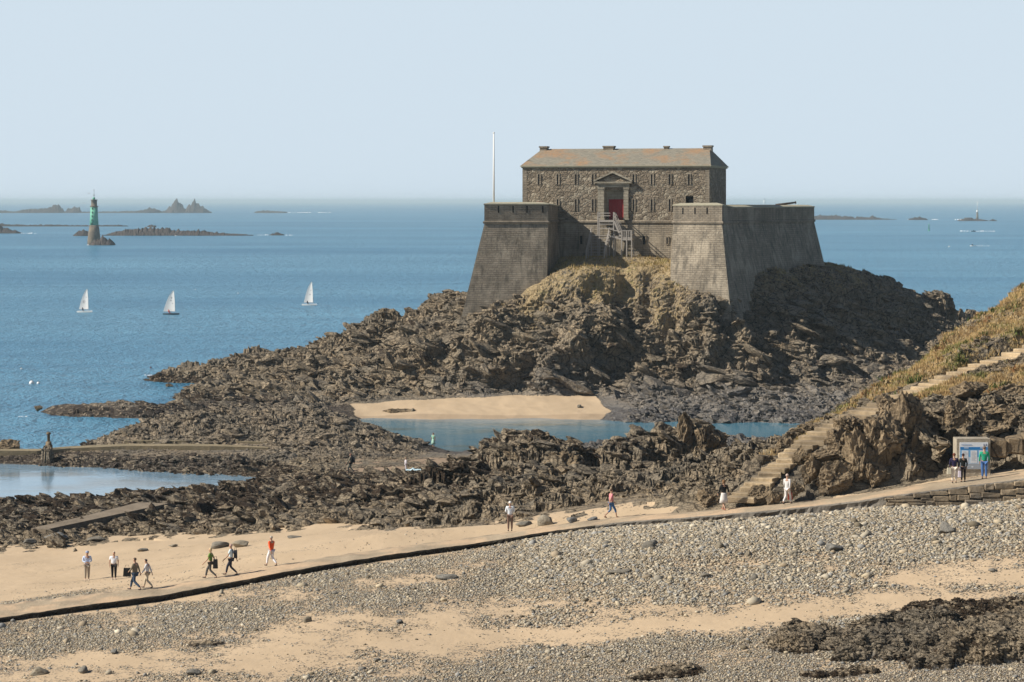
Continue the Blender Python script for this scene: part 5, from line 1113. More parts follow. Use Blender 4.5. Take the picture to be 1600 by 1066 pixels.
def person(px, foot, d, height, face, pose, top, bottom, hair, label, group=None, kind='trousers', sleeve='long', hairlen='short', hat=None, shoes=(.05, .04, .035), lean=0, armL=None, armR=None, jacket=False, head_down=0, wide=1.0, z=None):
    """face: heading in degrees, 0 = away from the camera, 90 = walking to the left of the photo, -90 = to the right, 180 = to the camera"""
    s = height / 1.75; st = {'stand': 0, 'walk': 1, 'stride': 1.15, 'walk2': -1}.get(pose, 0)
    def P(x, y, z): return Vector((x, y + lean * z, z))
    V, E_, R_ = [], [], []
    def add(p, r, par=None):
        V.append(p); R_.append(r); i = len(V) - 1
        if par is not None: E_.append((par, i))
        return i
    w = wide
    pel = add(P(0, 0, .95), (.135 * w, .10 * w)); sp = add(P(0, .01, 1.12), (.12 * w, .09 * w), pel); ch = add(P(0, 0, 1.33), (.145 * w, .10 * w), sp); nk = add(P(0, .005, 1.49), .055, ch)
    hy = .02 + head_down * .10; hd = add(P(0, hy, 1.575), .072, nk); hm = add(P(0, hy + head_down * .03, 1.65), (.078, .092), hd); ht = add(P(0, hy + head_down * .05, 1.715), (.055, .065), hm)
    add(P(0, hy + .105, 1.625 - head_down * .03), .014, hm)                          # nose
    for sx in (-1, 1): add(P(sx * .085, hy, 1.64), .013, hm)                          # ears
    legs = {}
    for sx in (-1, 1):
        ph = st * sx
        hp = add(P(sx * .09 * w, 0, .88), .085 * w, pel)
        if ph > 0: kn, an = Vector((sx * .09, .20 * ph, .50)), Vector((sx * .08, .27 * ph, .10))
        elif ph < 0: kn, an = Vector((sx * .09, .05 * ph + .06, .49)), Vector((sx * .08, .34 * ph, .15))
        else: kn, an = Vector((sx * .095, .01, .49)), Vector((sx * .10, -.01, .09))
        k_ = add(kn, .055 * w, hp); a_ = add(an, .036, k_); to = an + (Vector((0, .17, -.05)) if ph >= 0 else Vector((0, .13, -.10))); t_ = add(to, .026, a_)
        legs[sx] = (Vector((sx * .09 * w, 0, .88)), kn, an, to)
    arms = {}
    for sx in (-1, 1):
        sh = P(sx * .185 * w, 0, 1.41); custom = armL if sx < 0 else armR
        if custom: el, wr = (Vector(custom[0]), Vector(custom[1]))
        else:
            sw = -st * sx * .16; el = sh + Vector((sx * .05, sw * .6 - .02, -.27)); wr = el + Vector((sx * .0, sw * .9 + .06, -.235))
        s_ = add(sh, .052, ch); e_ = add(el, .040, s_); w_ = add(wr, .026, e_); dr = (wr - el).normalized(); pm = wr + dr * .07; p_ = add(pm, (.036, .018), w_)
        side = dr.cross(Vector((sx, 0, 0))); side = side.normalized() if side.length > .1 else Vector((0, 1, 0))
        for q, (o_, l_) in enumerate(((-.027, .07), (-.009, .08), (.009, .077), (.027, .06))):
            f0 = pm + side * o_ + dr * .035; i0 = add(f0, .0085, p_); add(f0 + dr * l_ * .75 - Vector((sx * .018, 0, 0)), .0075, i0)
        add(wr + side * .05 + dr * .04, .0095, w_)
        arms[sx] = (sh, el, wr)
    body = skin_mesh('person', V, E_, R_, 0, 1); body.materials.append(cm(SKIN, .6, 'skin'))
    root = bpy.data.objects.new('person', body); C.objects.link(root); tag(root, label, 'person', group)
    if z is None: z = ray_z(px, d)
    root.location = Vector(((px - 800) * d / F, d, z)); root.rotation_euler = (0, 0, math.radians(face)); root.scale = (s, s, s)
    def child(name, me, mat): me.materials.append(mat); o = bpy.data.objects.new(name, me); C.objects.link(o); o.parent = root; return o
    # upper garment
    hem = .80 if jacket else .90
    v = [P(0, 0, hem), P(0, .01, 1.12), P(0, 0, 1.33), P(0, 0, 1.455)]; e = [(0, 1), (1, 2), (2, 3)]; r = [(.165 * w, .125 * w), (.145 * w, .115 * w), (.165 * w, .122 * w), .07]
    if jacket: r[0] = (.185 * w, .15 * w)
    for sx in (-1, 1):
        sh, el, wr = arms[sx]; n0 = len(v); v.append(sh); r.append(.066); e.append((2, n0))
        mid = sh.lerp(el, .75)
        if sleeve == 'long': v += [el, el.lerp(wr, .9)]; r += [.053, .042]; e += [(n0, n0 + 1), (n0 + 1, n0 + 2)]
        elif sleeve == 'short': v += [mid]; r += [.058]; e += [(n0, n0 + 1)]
    child('jacket' if jacket else 'shirt', skin_mesh('shirt', v, e, r, 0, 1), cm(top))
    if kind in ('trousers', 'cropped'):
        cut = .93 if kind == 'trousers' else .45
        v = [P(0, 0, .96)]; e = []; r = [(.142 * w, .112 * w)]
        for sx in (-1, 1):
            hp, kn, an, to = legs[sx]; n0 = len(v); v += [hp, kn, kn.lerp(an, cut)]; r += [.098 * w, .072 * w, .056]; e += [(0, n0), (n0, n0 + 1), (n0 + 1, n0 + 2)]
        child('trousers', skin_mesh('trousers', v, e, r, 0, 1), cm(bottom))
    else:
        mb = MB(); zl = .42 if kind == 'skirt' else .55
        mb.lathe((0, 0, 0), [(.24 * w + .03, zl), (.225 * w, (zl + .9) / 2), (.165 * w, .93), (.14 * w, 1.0)], 14)
        mb.v = [(x, y * .8 + lean * z_, z_) for x, y, z_ in mb.v]; o = mb.build('skirt', cm(bottom), root)
    for sx in (-1, 1):
        hp, kn, an, to = legs[sx]; me = skin_mesh('shoe', [an + Vector((0, -.03, -.045)), an.lerp(to, .6) + Vector((0, 0, -.02)), to + Vector((0, .03, 0))], [(0, 1), (1, 2)], [.045, .042, .032], 0, 1); child('shoe', me, cm(shoes, .6))
    # hair or hat
    hc = P(0, hy + head_down * .03, 1.665)
    bm = bmesh.new(); bmesh.ops.create_icosphere(bm, subdivisions=2, radius=1)
    for vv in bm.verts:
        c = vv.co; lo_ = -.55 if hairlen == 'short' else -1.0; f_ = c.y > .35
        zz = c.z if not (f_ and c.z < .25) else .25 + (c.z - .25) * .1
        yy = c.y * (.105 if c.y < 0 else (.10 if c.z > .2 else .03)); zz = max(zz, lo_) if c.y < .3 else zz
        k = 1.0
        if hairlen == 'long' and c.z < 0: zz *= 2.1; k = 1.05
        vv.co = Vector((c.x * .094 * k, yy - .008, zz * .092))
    me = bpy.data.meshes.new('hair'); bm.to_mesh(me); bm.free(); me.polygons.foreach_set('use_smooth', [True] * len(me.polygons)); o = child('hair', me, cm(hair, .8, 'hair')); o.location = hc
    if hat:
        mb = MB(); mb.lathe((0, 0, 0), [(.105, -.01), (.108, .03), (.095, .075), (.05, .10), (.01, .105)], 12); mb.lathe((0, .06, -.01), [(.10, 0), (.10, .012)], 12); o = mb.build('cap', cm(hat), root); o.location = hc + Vector((0, 0, .02))
    return root, arms
def ray_z(px, d):
    dd, z, w = path_at(px)
    if dd - .1 <= d <= dd + w: return float(z) + .04
    return Hat(px, d)
def on_path(px, f=.5): dd, z, w = path_at(px); return float(dd + w * f)
def bag(px, d, z, size, col, name, label, cat, strap=True, dx=0, dy=0):
    o = empty(name, ((px - 800) * d / F + dx, d + dy, z)); tag(o, label, cat)
    mb = MB(); mb.box((0, 0, 0), size, taper=.15); mb.build('bag_body', cm(col), o)
    mb = MB(); h = size[2] / 2; mb.tube([(-size[0] * .3, 0, h * .9), (-size[0] * .2, 0, h + .16), (size[0] * .2, 0, h + .16), (size[0] * .3, 0, h * .9)], .012, 5); mb.build('handle', cm(tuple(c * .6 for c in col)), o)
    return o
W1 = 'walkers on the beach and causeway'
def dfoot(px, py, lo=138, hi=175): return ray_ground(px, py, lo, hi)[0]
person(136, 907, dfoot(136, 907, 141), 1.76, 195, 'stand', (.50, .58, .74), (.34, .29, .23), (.5, .5, .5), 'person in pale blue shirt, grey cap and beige trousers, hands folded, leftmost of all', W1, hat=(.30, .34, .45), head_down=.8, armL=((-.26, .06, 1.16), (-.06, .24, 1.12)), armR=((.26, .06, 1.16), (.06, .26, 1.10)), sleeve='long', wide=1.12, shoes=(.5, .42, .34))
person(178, 906, dfoot(178, 906, 141), 1.68, 185, 'stand', (.74, .76, .80), (.012, .012, .014), (.55, .45, .35), 'person in short-sleeved white shirt and black trousers standing on the sand', W1, sleeve='short', wide=1.15, shoes=(.6, .55, .5))
d3 = on_path(211, .82); person(211, 0, d3, 1.78, 70, 'stride', (.20, .17, .12), (.05, .08, .13), (.10, .07, .05), 'person in long olive jacket and jeans striding left with a black case', W1, jacket=True, wide=1.12, armL=((-.22, .10, 1.16), (-.18, .26, 1.02)), armR=((.24, -.10, 1.16), (.26, -.16, .92)))
bag(211, d3, ray_z(211, d3) + .98, (.42, .18, .46), (.012, .012, .012), 'carrier_bag', 'black case carried in front of the person in the olive jacket', 'bag', dx=-.44, dy=.02)
d4 = on_path(231, .88); person(231, 0, d4, 1.60, 75, 'walk', (.60, .60, .62), (.52, .44, .32), (.03, .02, .02), 'dark-haired person in whitish hooded top and cream trousers, right of the olive jacket', W1, lean=.03, head_down=.5)
d5 = on_path(329, .78); person(329, 0, d5, 1.70, 80, 'stride', (.16, .26, .06), (.09, .085, .08), (.55, .42, .24), 'blond person in green top and dark trousers with a jacket tied round the waist', W1, sleeve='short', hairlen='long')
bag(336, d5, ray_z(336, d5) + .82, (.26, .2, .50), (.015, .014, .014), 'shoulder_bag', 'black bag hanging at the hip of the person in the green top', 'bag', dx=.05, dy=-.25)
d6 = on_path(361, .72); person(361, 0, d6, 1.74, 80, 'stride', (.60, .72, .76), (.03, .035, .055), (.45, .30, .25), 'person in pale blue t-shirt and dark trousers with a small black backpack', W1, sleeve='short', wide=1.05)
bag(361, d6, ray_z(361, d6) + 1.18, (.18, .28, .42), (.03, .03, .035), 'backpack', 'small black backpack worn by the person in the pale blue t-shirt', 'backpack', dx=.25, dy=0)
person(424, 886, on_path(424, .92), 1.70, 55, 'walk2', (.80, .10, .025), (.72, .70, .72), (.40, .36, .30), 'person in bright orange jacket and white trousers on the causeway', W1, wide=1.12, jacket=False)
person(797, 838, dfoot(797, 838, 147), 1.76, 5, 'stand', (.68, .72, .76), (.16, .10, .075), (.72, .70, .66), 'white-haired person in white shirt and brown trousers seen from behind at the causeway end', W1, armL=((-.25, .0, 1.16), (-.14, .16, 1.05)), armR=((.25, .0, 1.16), (.14, .16, 1.05)), wide=1.05)
person(955, 815, on_path(955, .75), 1.72, -70, 'stride', (.60, .22, .24), (.05, .12, .26), (.09, .05, .03), 'person in pink striped top and knee-length blue trousers walking right', W1, kind='cropped', sleeve='short', shoes=(.20, .10, .06))
person(1131, 796, on_path(1131, .6), 1.74, 20, 'walk', (.014, .014, .014), (.62, .58, .54), (.20, .11, .05), 'person with long brown hair, black top and white skirt before the stair foot', W1, kind='skirt', hairlen='long', armR=((.28, .02, 1.17), (.36, .10, .98)), shoes=(.35, .12, .08))
d11 = on_path(1230, .6); person(1230, 787, d11, 1.74, -35, 'walk', (.58, .56, .54), (.70, .66, .62), (.50, .38, .32), 'person in white trousers and pale jacket carrying a red bag', W1, jacket=True)
bag(1238, d11, ray_z(1238, d11) + .42, (.26, .12, .40), (.42, .07, .04), 'red_bag', 'red bag hanging beside the person in white trousers', 'bag', dx=-.1, dy=.2)
GB = 'readers at the information board'
d12 = on_path(1491, .42); person(1491, 756, d12, 1.68, -8, 'stand', (.02, .016, .05), (.68, .60, .50), (.16, .05, .03), 'red-haired person in navy top and cream trousers, leftmost at the board', GB, wide=1.05)
bag(1485, d12, ray_z(1485, d12) + .72, (.24, .14, .34), (.66, .60, .45), 'handbag', 'cream shoulder bag on the left of the person in the navy top', 'bag', dx=-.08, dy=-.06)
d13 = on_path(1505, .40); person(1505, 758, d13, 1.60, 5, 'stand', (.015, .018, .016), (.014, .012, .014), (.05, .02, .015), 'person all in black, middle of the three at the board', GB)
bag(1499, d13, ray_z(1499, d13) + .50, (.16, .10, .34), (.75, .68, .76), 'shopping_bag', 'small white carrier held between the two people in dark tops', 'bag', dx=-.02, dy=-.14)
person(1538, 757, on_path(1538, .45), 1.84, -6, 'stand', (.02, .30, .17), (.06, .14, .34), (.16, .12, .09), 'person in green jumper and blue jeans, right of the board', GB, wide=1.05)
WF = 'people among the far rocks'
d15, z15 = ray_ground(548, 747, 200, 262); person(548, 747, d15, 1.78, 75, 'stride', (.22, .20, .15), (.035, .045, .045), (.20, .10, .07), 'dark-clothed walker with a big backpack on the weedy rocks', WF, z=z15 + .3)
bag(548, d15, z15 + 1.52, (.28, .3, .52), (.02, .025, .03), 'rucksack', 'big dark rucksack on the walker among the weedy rocks', 'backpack', dx=.24, dy=0)
d16, z16 = ray_ground(634, 741, 200, 262); person(634, 741, d16, 1.20, -60, 'stand', (.62, .58, .60), (.55, .50, .52), (.30, .18, .12), 'small child in white standing on the brown sand patch', WF, z=z16)
d17, z17 = ray_ground(677, 700, 262, 300); person(677, 700, d17, 1.68, -30, 'stand', (.26, .48, .36), (.34, .52, .42), (.22, .14, .10), 'person in light green dress at the edge of the lagoon', WF, kind='skirt', sleeve='short', z=z17)
dt, zt3 = ray_ground(645, 738, 200, 262)
mb = MB(); rngt = random.Random(2); gx, gy_ = 9, 6; PTS = [[((i / gx - .5) * 1.3, (j / gy_ - .5) * .9, .04 + .10 * abs(math.sin(i * 1.7 + j)) * rngt.random() + (.12 if i == 4 else 0)) for j in range(gy_ + 1)] for i in range(gx + 1)]
for i in range(gx):
    for j in range(gy_): mb.face([PTS[i][j], PTS[i + 1][j], PTS[i + 1][j + 1], PTS[i][j + 1]], smooth=True)
o = mb.build('towel', cm((.50, .66, .72))); o.location = ((646 - 800) * dt / F, dt, zt3 + .05); tag(o, 'crumpled pale blue towel on the brown sand beside the small child', 'towel')
# ------------------------------------------------------------------ information board
bd = float(path_at(1521)[0] + 4.55)
def BX(px): return (px - 800) * bd / F
def BZ(py): return CAMZ - (py - HY) * bd / F
bx0, bx1, bz0, bz1 = BX(1497.5), BX(1545), BZ(736), BZ(686); bw, bh = bx1 - bx0, bz1 - bz0
root = empty('information_board', ((bx0 + bx1) / 2, bd, bz0)); tag(root, 'white and blue information board mounted on a concrete block at the cliff foot', 'sign')
def fb(name, x0, x1, z0, z1, y0, y1, mat, par=None): mb = MB(); mb.box(((x0 + x1) / 2, (y0 + y1) / 2, (z0 + z1) / 2), (x1 - x0, abs(y1 - y0), z1 - z0)); return mb.build(name, mat, par or root)
M_BLOCK = mat_conc('board_concrete', (.30, .26, .20), (.42, .37, .29))
fb('concrete_block', -bw / 2 - .08, bw / 2 + .10, -1.3, bh, .05, 1.3, M_BLOCK)
pan = fb('panel', -bw / 2 + .08, bw / 2 - .04, .10, bh - .20, 0, .048, cm((.72, .76, .80), .4, 'board_white'))
pw_, ph_ = bw - .12, bh - .30; x0, z0 = -bw / 2 + .08, .10
def strip2(name, u0, u1, v0, v1, col, y=-.004): return fb(name, x0 + u0 * pw_, x0 + u1 * pw_, z0 + v0 * ph_, z0 + v1 * ph_, y, y - .004, cm(col, .4, name), pan)
strip2('grey_footer', 0.01, .99, .015, .20, (.34, .38, .42)); strip2('pale_field', .01, .99, .205, .45, (.50, .62, .74)); strip2('blue_field', .01, .99, .455, .72, (.16, .40, .66)); strip2('blue_band', .01, .99, .725, .83, (.03, .20, .48))
for k, u0 in enumerate((.07, .38, .68)):
    n = strip2('notice', u0, u0 + .23, .24, .70, (.74, .77, .80), -.010)
    for j in range(8): strip2('text_line', u0 + .03, u0 + (.20 if j % 3 else .16), .64 - j * .047, .652 - j * .047, (.35, .38, .42), -.015)
for u0 in (.15, .72): strip2('swoosh', u0, u0 + .16, .78, .81, (.62, .70, .76), -.010)
for k in range(3): strip2('icon', .05 + k * .18, .12 + k * .18, .06, .12, (.62, .66, .70), -.010)
strip2('heading', .06, .42, .90, .925, (.30, .42, .60), -.010); strip2('icon', .84, .87, .87, .95, (.10, .14, .25), -.010); strip2('icon', .92, .95, .87, .95, (.10, .14, .25), -.010)
rb_ = random.Random(8)
for q_ in range(3):
    mb = MB(); bm_box(mb, (bw / 2 + .65 + q_ * .95, .8, bh - .55 + q_ * .12), (.98, 1.2, 1.0), rb_, rb_.uniform(-.1, .1), .2); mb.build('ledge_block', M_CLIFF, root)
# ------------------------------------------------------------------ marker post on the pool wall
o = empty('marker_post', PT(76, 690, 276)); tag(o, 'short round post on a squat footing at the left end of the pool wall', 'post')
mb = MB(); mb.lathe((0, 0, -.9), [(.45, 0), (.42, .5), (.32, .62), (.30, .9)], 10); mb.build('footing', M_CLIFF, o)
mb = MB(); mb.lathe((0, 0, 0), [(.16, 0), (.15, .75), (.24, .78), (.24, .95), (.1, 1.02)], 10); mb.build('shaft', M_CLIFF, o)
# ------------------------------------------------------------------ things at sea
def sea_d(py, z=0): return (CAMZ - z) * F / (py - HY)
M_SAIL = plain('sailcloth', (.90, .89, .87), .7, .03, 2); _t = M_SAIL.node_tree; _b = [q for q in _t.nodes if q.type == 'BSDF_PRINCIPLED'][0]; _tr = _t.nodes.new('ShaderNodeBsdfTranslucent'); _tr.inputs[0].default_value = (.85, .84, .8, 1); _mx = _t.nodes.new('ShaderNodeMixShader'); _mx.inputs[0].default_value = .5
_t.links.new(_b.outputs[0], _mx.inputs[1]); _t.links.new(_tr.outputs[0], _mx.inputs[2]); _t.links.new(_mx.outputs[0], [q for q in _t.nodes if q.type == 'OUTPUT_MATERIAL'][0].inputs[0])
M_HULL = plain('white_hull', (.72, .71, .68), .4, .05); M_MARK = plain('sail_print', (.20, .17, .17), .8)
def dinghy(px, py, hpx, heading, label, sw, mark, hullcol=None, sailor=(.05, .05, .06)):
    d = sea_d(py); k = d / F; o = empty('sailing_dinghy', ((px - 800) * k, d, 0), math.radians(heading)); tag(o, label, 'sailboat', 'small white sailing dinghies')
    Lh = 4.3; n = 10; mb = MB(); secs = []
    for i in range(n + 1):
        t = i / n; x = -Lh / 2 + Lh * t; w_ = .70 * (1 - t ** 3.2) * (0.82 + .18 * math.sin(math.pi * min(1, t * 1.3))) + .02; zk = -.10 + .18 * t ** 3; zd = .32 + .12 * t
        secs.append([(x, -w_, zd), (x, -w_ * .8, zk + .06), (x, 0, zk), (x, w_ * .8, zk + .06), (x, w_, zd), (x, 0, zd + .06)])
    for i in range(n):
        for j in range(6): mb.face([secs[i][j], secs[i + 1][j], secs[i + 1][(j + 1) % 6], secs[i][(j + 1) % 6]])
    mb.face(secs[0]); mb.face(secs[-1][::-1]); mb.build('hull', hullcol or M_HULL, o)
    H_ = hpx * k - .4; mb = MB(); mb.tube([(1.0, 0, .35), (.9, 0, H_ * .6), (.62, 0, H_ + .35)], .035, 6, .02); mb.build('mast', M_OLDWOOD, o)
    mb = MB(); mb.tube([(1.0, 0, .75), (1.0 - sw, .28, .8)], .028, 6); mb.build('boom', M_OLDWOOD, o)
    mb = MB(); nu, nv = 10, 14; G_ = []
    for j in range(nv + 1):
        v = j / nv; ml = Vector((1.0 - .38 * v ** 1.6, 0, .85 + (H_ - .55) * v)); ch_ = sw * (1 - v) ** .72 * (1 + .18 * v); row = []
        for i in range(nu + 1): q = i / nu; row.append(ml + Vector((-ch_ * q, .28 * q * (1 - v) + .24 * math.sin(math.pi * q) * (1 - v * .6), -.02 * q)))
        G_.append(row)
    for sd in (0, .012):
        for j in range(nv):
            for i in range(nu): mb.face([G_[j][i] + Vector((0, sd, 0)), G_[j][i + 1] + Vector((0, sd, 0)), G_[j + 1][i + 1] + Vector((0, sd, 0)), G_[j + 1][i] + Vector((0, sd, 0))], smooth=True)
    sl_o = mb.build('sail', M_SAIL, o, merge=False)
    def at(v, q): j = int(v * nv); i = int(q * nu); return G_[j][i]
    for (v, q, sz_, kind_) in mark:
        c = at(v, q) + Vector((0, -.03, 0)); mb = MB()
        if kind_ == 'ring':
            for a in range(9): a0, a1 = a * .6, (a + 1) * .6; mb.bar(c + Vector((math.cos(a0) * sz_, 0, math.sin(a0) * sz_)), c + Vector((math.cos(a1) * sz_, 0, math.sin(a1) * sz_)), .06, .08)
        else:
            for b_ in range(3): mb.bar(c + Vector((b_ * sz_ * .8, 0, 0)), c + Vector((b_ * sz_ * .8 + .1, 0, sz_)), .05, .07)
        mb.build('sail_mark', M_MARK, sl_o)
    # sailor sitting aft
    V = [(0, 0, .45), (0, 0, .75), (0, 0, 1.0), (0, 0, 1.12), (0, 0, 1.25), (.35, .05, .5), (.55, .05, .3), (.2, .28, .75), (.2, -.28, .75)]
    me = skin_mesh('person', V, [(0, 1), (1, 2), (2, 3), (3, 4), (0, 5), (5, 6), (2, 7), (2, 8)], [.16, .17, .17, .07, .11, .1, .07, .06, .06], 0, 1); me.materials.append(cm(sailor))
    p = bpy.data.objects.new('person', me); C.objects.link(p); p.location = Vector(o.location) + Vector((math.cos(o.rotation_euler.z) * -.75, math.sin(o.rotation_euler.z) * -.75 - .2, .05)); p.rotation_euler = (0, 0, o.rotation_euler.z); return p
p = dinghy(133, 488.5, 38, -24, 'white dinghy furthest left, with a dark ring printed on its sail', 3.0, [(.38, .65, .28, 'ring'), (.62, .45, .18, 'bars')]); tag(p, 'dark figure crouched in the furthest left sailing dinghy', 'person')
M_DH = plain('dark_hull', (.07, .10, .12), .5)
p = dinghy(268, 492, 39, -20, 'dinghy with a dark hull and broad white sail, middle of the three', 3.4, [(.42, .3, .25, 'bars'), (.5, .6, .2, 'bars'), (.66, .5, .16, 'ring')], M_DH, (.50, .06, .03)); tag(p, 'sailor in red sitting in the dark-hulled middle dinghy', 'person')
p = dinghy(484, 477.5, 38, -22, 'white dinghy furthest right, nearest the fort, narrow sail', 2.9, [(.40, .5, .24, 'bars'), (.58, .4, .16, 'bars')]); tag(p, 'dark figure low in the furthest right sailing dinghy', 'person')
# lighthouse
M_GREEN = plain('green_paint', (.13, .40, .27), .6, .2, .6); M_TOWER = mat_wall('tower_granite', (.15, .12, .09), (.22, .18, .13), 1.1, .5, .05, .5)
ld = sea_d(382.5); k = ld / F; lh = empty('lighthouse', ((147 - 800) * k, ld, 0)); tag(lh, 'green topped stone lighthouse tower on its own rock at the left', 'lighthouse')
zz = lambda py: (382.5 - py) * k
mb = MB(); mb.lathe((0, 0, 0), [(10.6 * k, -1), (10.2 * k, zz(375)), (8.6 * k, zz(362)), (7.2 * k, zz(352))], 28); mb.build('stone_base', M_TOWER, lh)
mb = MB(); mb.lathe((0, 0, 0), [(7.1 * k, zz(352)), (6.2 * k, zz(340)), (5.5 * k, zz(324))], 28); mb.build('green_shaft', M_GREEN, lh)
mb = MB(); mb.lathe((0, 0, 0), [(5.5 * k, zz(324)), (6.6 * k, zz(323)), (6.6 * k, zz(322.3)), (4.6 * k, zz(322)), (4.6 * k, zz(313.5)), (5.4 * k, zz(313)), (5.4 * k, zz(312))], 20); mb.build('gallery', M_TOWER, lh)
mb = MB(); mb.lathe((-.35 * k, 0, 0), [(2.2 * k, zz(312)), (2.2 * k, zz(309.5)), (.6 * k, zz(308))], 12); mb.build('lantern', M_GREEN, lh)
mb = MB(); mb.tube([(0, 0, zz(308)), (0, 0, zz(297))], .35 * k, 6, .2 * k); mb.bar((-1.6 * k, 0, zz(305)), (1.6 * k, 0, zz(305)), .25, .25); mb.lathe((0, 0, zz(297.6)), [(.1, 0), (1.0 * k, .6 * k), (.1, 1.3 * k)], 8); mb.build('mast', M_IRON, lh)
for a in range(5):
    mb = MB(); th = -1.9; z1 = zz(350 - a * 6); r1 = float(np.interp(350 - a * 6, [324, 340, 352], [5.5, 6.2, 7.1])) * k
    mb.box((math.cos(th) * r1, math.sin(th) * r1, z1), (.5, .5, 1.1), rz=th); mb.build('window', M_DARK, lh)
# islets
M_ISL = plain('islet_rock', (.075, .06, .052), .95, .5, .05)
def islet(prof, base, label, seed=0, name='rocky_islet', depth=.25, group='rocky islets out at sea'):
    """prof: list of (px, photo row of the crest); base: photo row of the waterline"""
    d = sea_d(base, 0); k = d / F; a0, a1 = prof[0][0], prof[-1][0]; n = max(24, int((a1 - a0) / .9)); xs = np.linspace(a0, a1, n)
    hs = np.maximum(0, base - np.interp(xs, [p[0] for p in prof], [p[1] for p in prof])) * k * (1 + .38 * fbm(xs / 6.0, xs * 0 + seed, 760 + seed, 3))
    m_ = 15; T = np.linspace(-1, 1, m_); wd = max(2.0, (a1 - a0) * k * depth / 2); mb = MB(); gx = []
    X_, T_ = np.meshgrid(xs, T, indexing='ij'); pr = (1 - np.abs(T_) ** 1.6)
    endw = np.clip(np.minimum(X_ - a0, a1 - X_) / (a1 - a0) * 6, .15, 1)
    nz_i = fbm(X_ / 5 + seed, T_ * 2.2 + seed, 700 + seed, 4); nz2 = fbm(X_ / 1.7 + seed, T_ * 5, 720 + seed, 3)
    hh = hs[:, None] * np.clip(pr * (1 + .35 * nz_i), 0, 1.15) + (nz_i * 1.2 + nz2 * .8) * k * 2 * (pr > .3) * np.clip(hs[:, None] / (4 * k), .3, 1) - .8 * (np.abs(T_) > .95)
    sh_ = np.roll(T_, 0) * wd * endw + nz_i * wd * .3
    P_ = np.stack([(X_ - 800) * k, d + wd * .8 + sh_, hh - .3], -1)
    for i in range(n - 1):
        for j in range(m_ - 1): mb.face([P_[i, j], P_[i + 1, j], P_[i + 1, j + 1], P_[i, j + 1]])
    o = mb.build(name, M_ISL); tag(o, label, 'islet', group); return o
islet([(-30, 331), (0, 329), (22, 331), (40, 327), (60, 327), (75, 325), (90, 319), (100, 331), (104, 327), (118, 323), (128, 331), (140, 331), (180, 330.5), (215, 330), (235, 325), (247, 328), (255, 331)], 333, 'long low rocky chain on the horizon at the far left behind the lighthouse', 1, depth=.05)
islet([(253, 331), (262, 326), (270, 319), (276, 311), (282, 320), (290, 327), (295, 320), (304, 316), (314, 321), (322, 328), (330, 331)], 333, 'jagged twin-peaked rocky islet on the horizon, right of the lighthouse', 2, depth=.2)
islet([(397, 331), (410, 329.5), (430, 330), (448, 331.5)], 333, 'thin flat reef on the horizon left of the white surf', 3)
islet([(-40, 350), (-10, 349), (15, 351), (50, 351.5), (80, 351), (110, 352), (190, 351.5), (200, 353)], 354, 'long thin reef crossing behind the lighthouse tower', 4, depth=.04)
islet([(-30, 352), (0, 354), (8, 357), (22, 360), (34, 364)], 365, 'dark reef cut by the left frame edge', 5, depth=.3)
islet([(113, 368), (120, 362), (130, 359), (140, 362), (152, 368)], 369, 'small dark rock directly left of the lighthouse', 6, depth=.3)
islet([(158, 368), (180, 362), (205, 358), (230, 356), (262, 357), (280, 361), (310, 360), (340, 364), (395, 367)], 368.5, 'long low brown reef right of the lighthouse', 7, depth=.1)
islet([(420, 367), (432, 363), (444, 366.5)], 368, 'small pointed rock in surf right of the long brown reef', 8, depth=.4)
islet([(138, 381), (150, 374), (162, 370), (172, 375), (179, 380)], 383.5, 'dark rock that carries the lighthouse', 9, depth=.5)
islet([(229, 354), (236, 351), (244, 353.5)], 355, 'tiny rock behind the long brown reef', 10, depth=.4)
islet([(1262, 341), (1275, 337), (1310, 337), (1330, 339), (1355, 340), (1365, 338), (1375, 341), (1402, 343)], 343.5, 'long low brown reef just right of the fort on the horizon', 11, depth=.08)
islet([(1420, 342), (1432, 340), (1442, 340), (1450, 343)], 344, 'small low reef between the long reef and the beacon rock', 12, depth=.2)
islet([(1497, 344), (1508, 341), (1515, 339), (1522, 342), (1545, 344)], 345.5, 'low rock that carries the slender beacon on the right', 13, depth=.2)
islet([(1546, 344.5), (1552, 342.5), (1558, 344.5)], 345.5, 'tiny rock right of the beacon rock', 14, depth=.3)
# beacon, buoys, boats, birds
bdn = sea_d(344); k = bdn / F; o = empty('beacon_tower', ((1531 - 800) * k, bdn + 20, 0)); tag(o, 'slender pale beacon mast on the low rock at the far right', 'beacon')
mb = MB(); mb.lathe((0, 0, 0), [(1.9 * k, 0), (1.4 * k, 12 * k)], 10); mb.build('tower', M_TOWER, o); mb = MB(); mb.lathe((0, 0, 0), [(1.7 * k, 12 * k), (1.7 * k, 15 * k)], 10); mb.tube([(0, 0, 15 * k), (0, 0, 30 * k)], .5 * k, 6, .25 * k); mb.build('mast', M_WHITE, o)
bdn = sea_d(319.5); k = bdn / F; o = empty('distant_lighthouse', ((1194.5 - 800) * k, bdn, 0)); tag(o, 'distant grey lighthouse tower on the horizon above the fort terrace', 'lighthouse')
mb = MB(); mb.lathe((0, 0, 0), [(2.6 * k, 0), (2.0 * k, 7 * k)], 12); mb.build('tower', M_WHITE, o); mb = MB(); mb.lathe((0, 0, 0), [(1.3 * k, 7 * k), (1.3 * k, 8.5 * k), (.2 * k, 9.3 * k)], 10); mb.build('lantern', M_IRON, o)
bdn = sea_d(361); k = bdn / F; o = empty('channel_buoy', ((1451.5 - 800) * k, bdn, 0)); tag(o, 'slim green channel buoy on the water right of the fort', 'buoy')
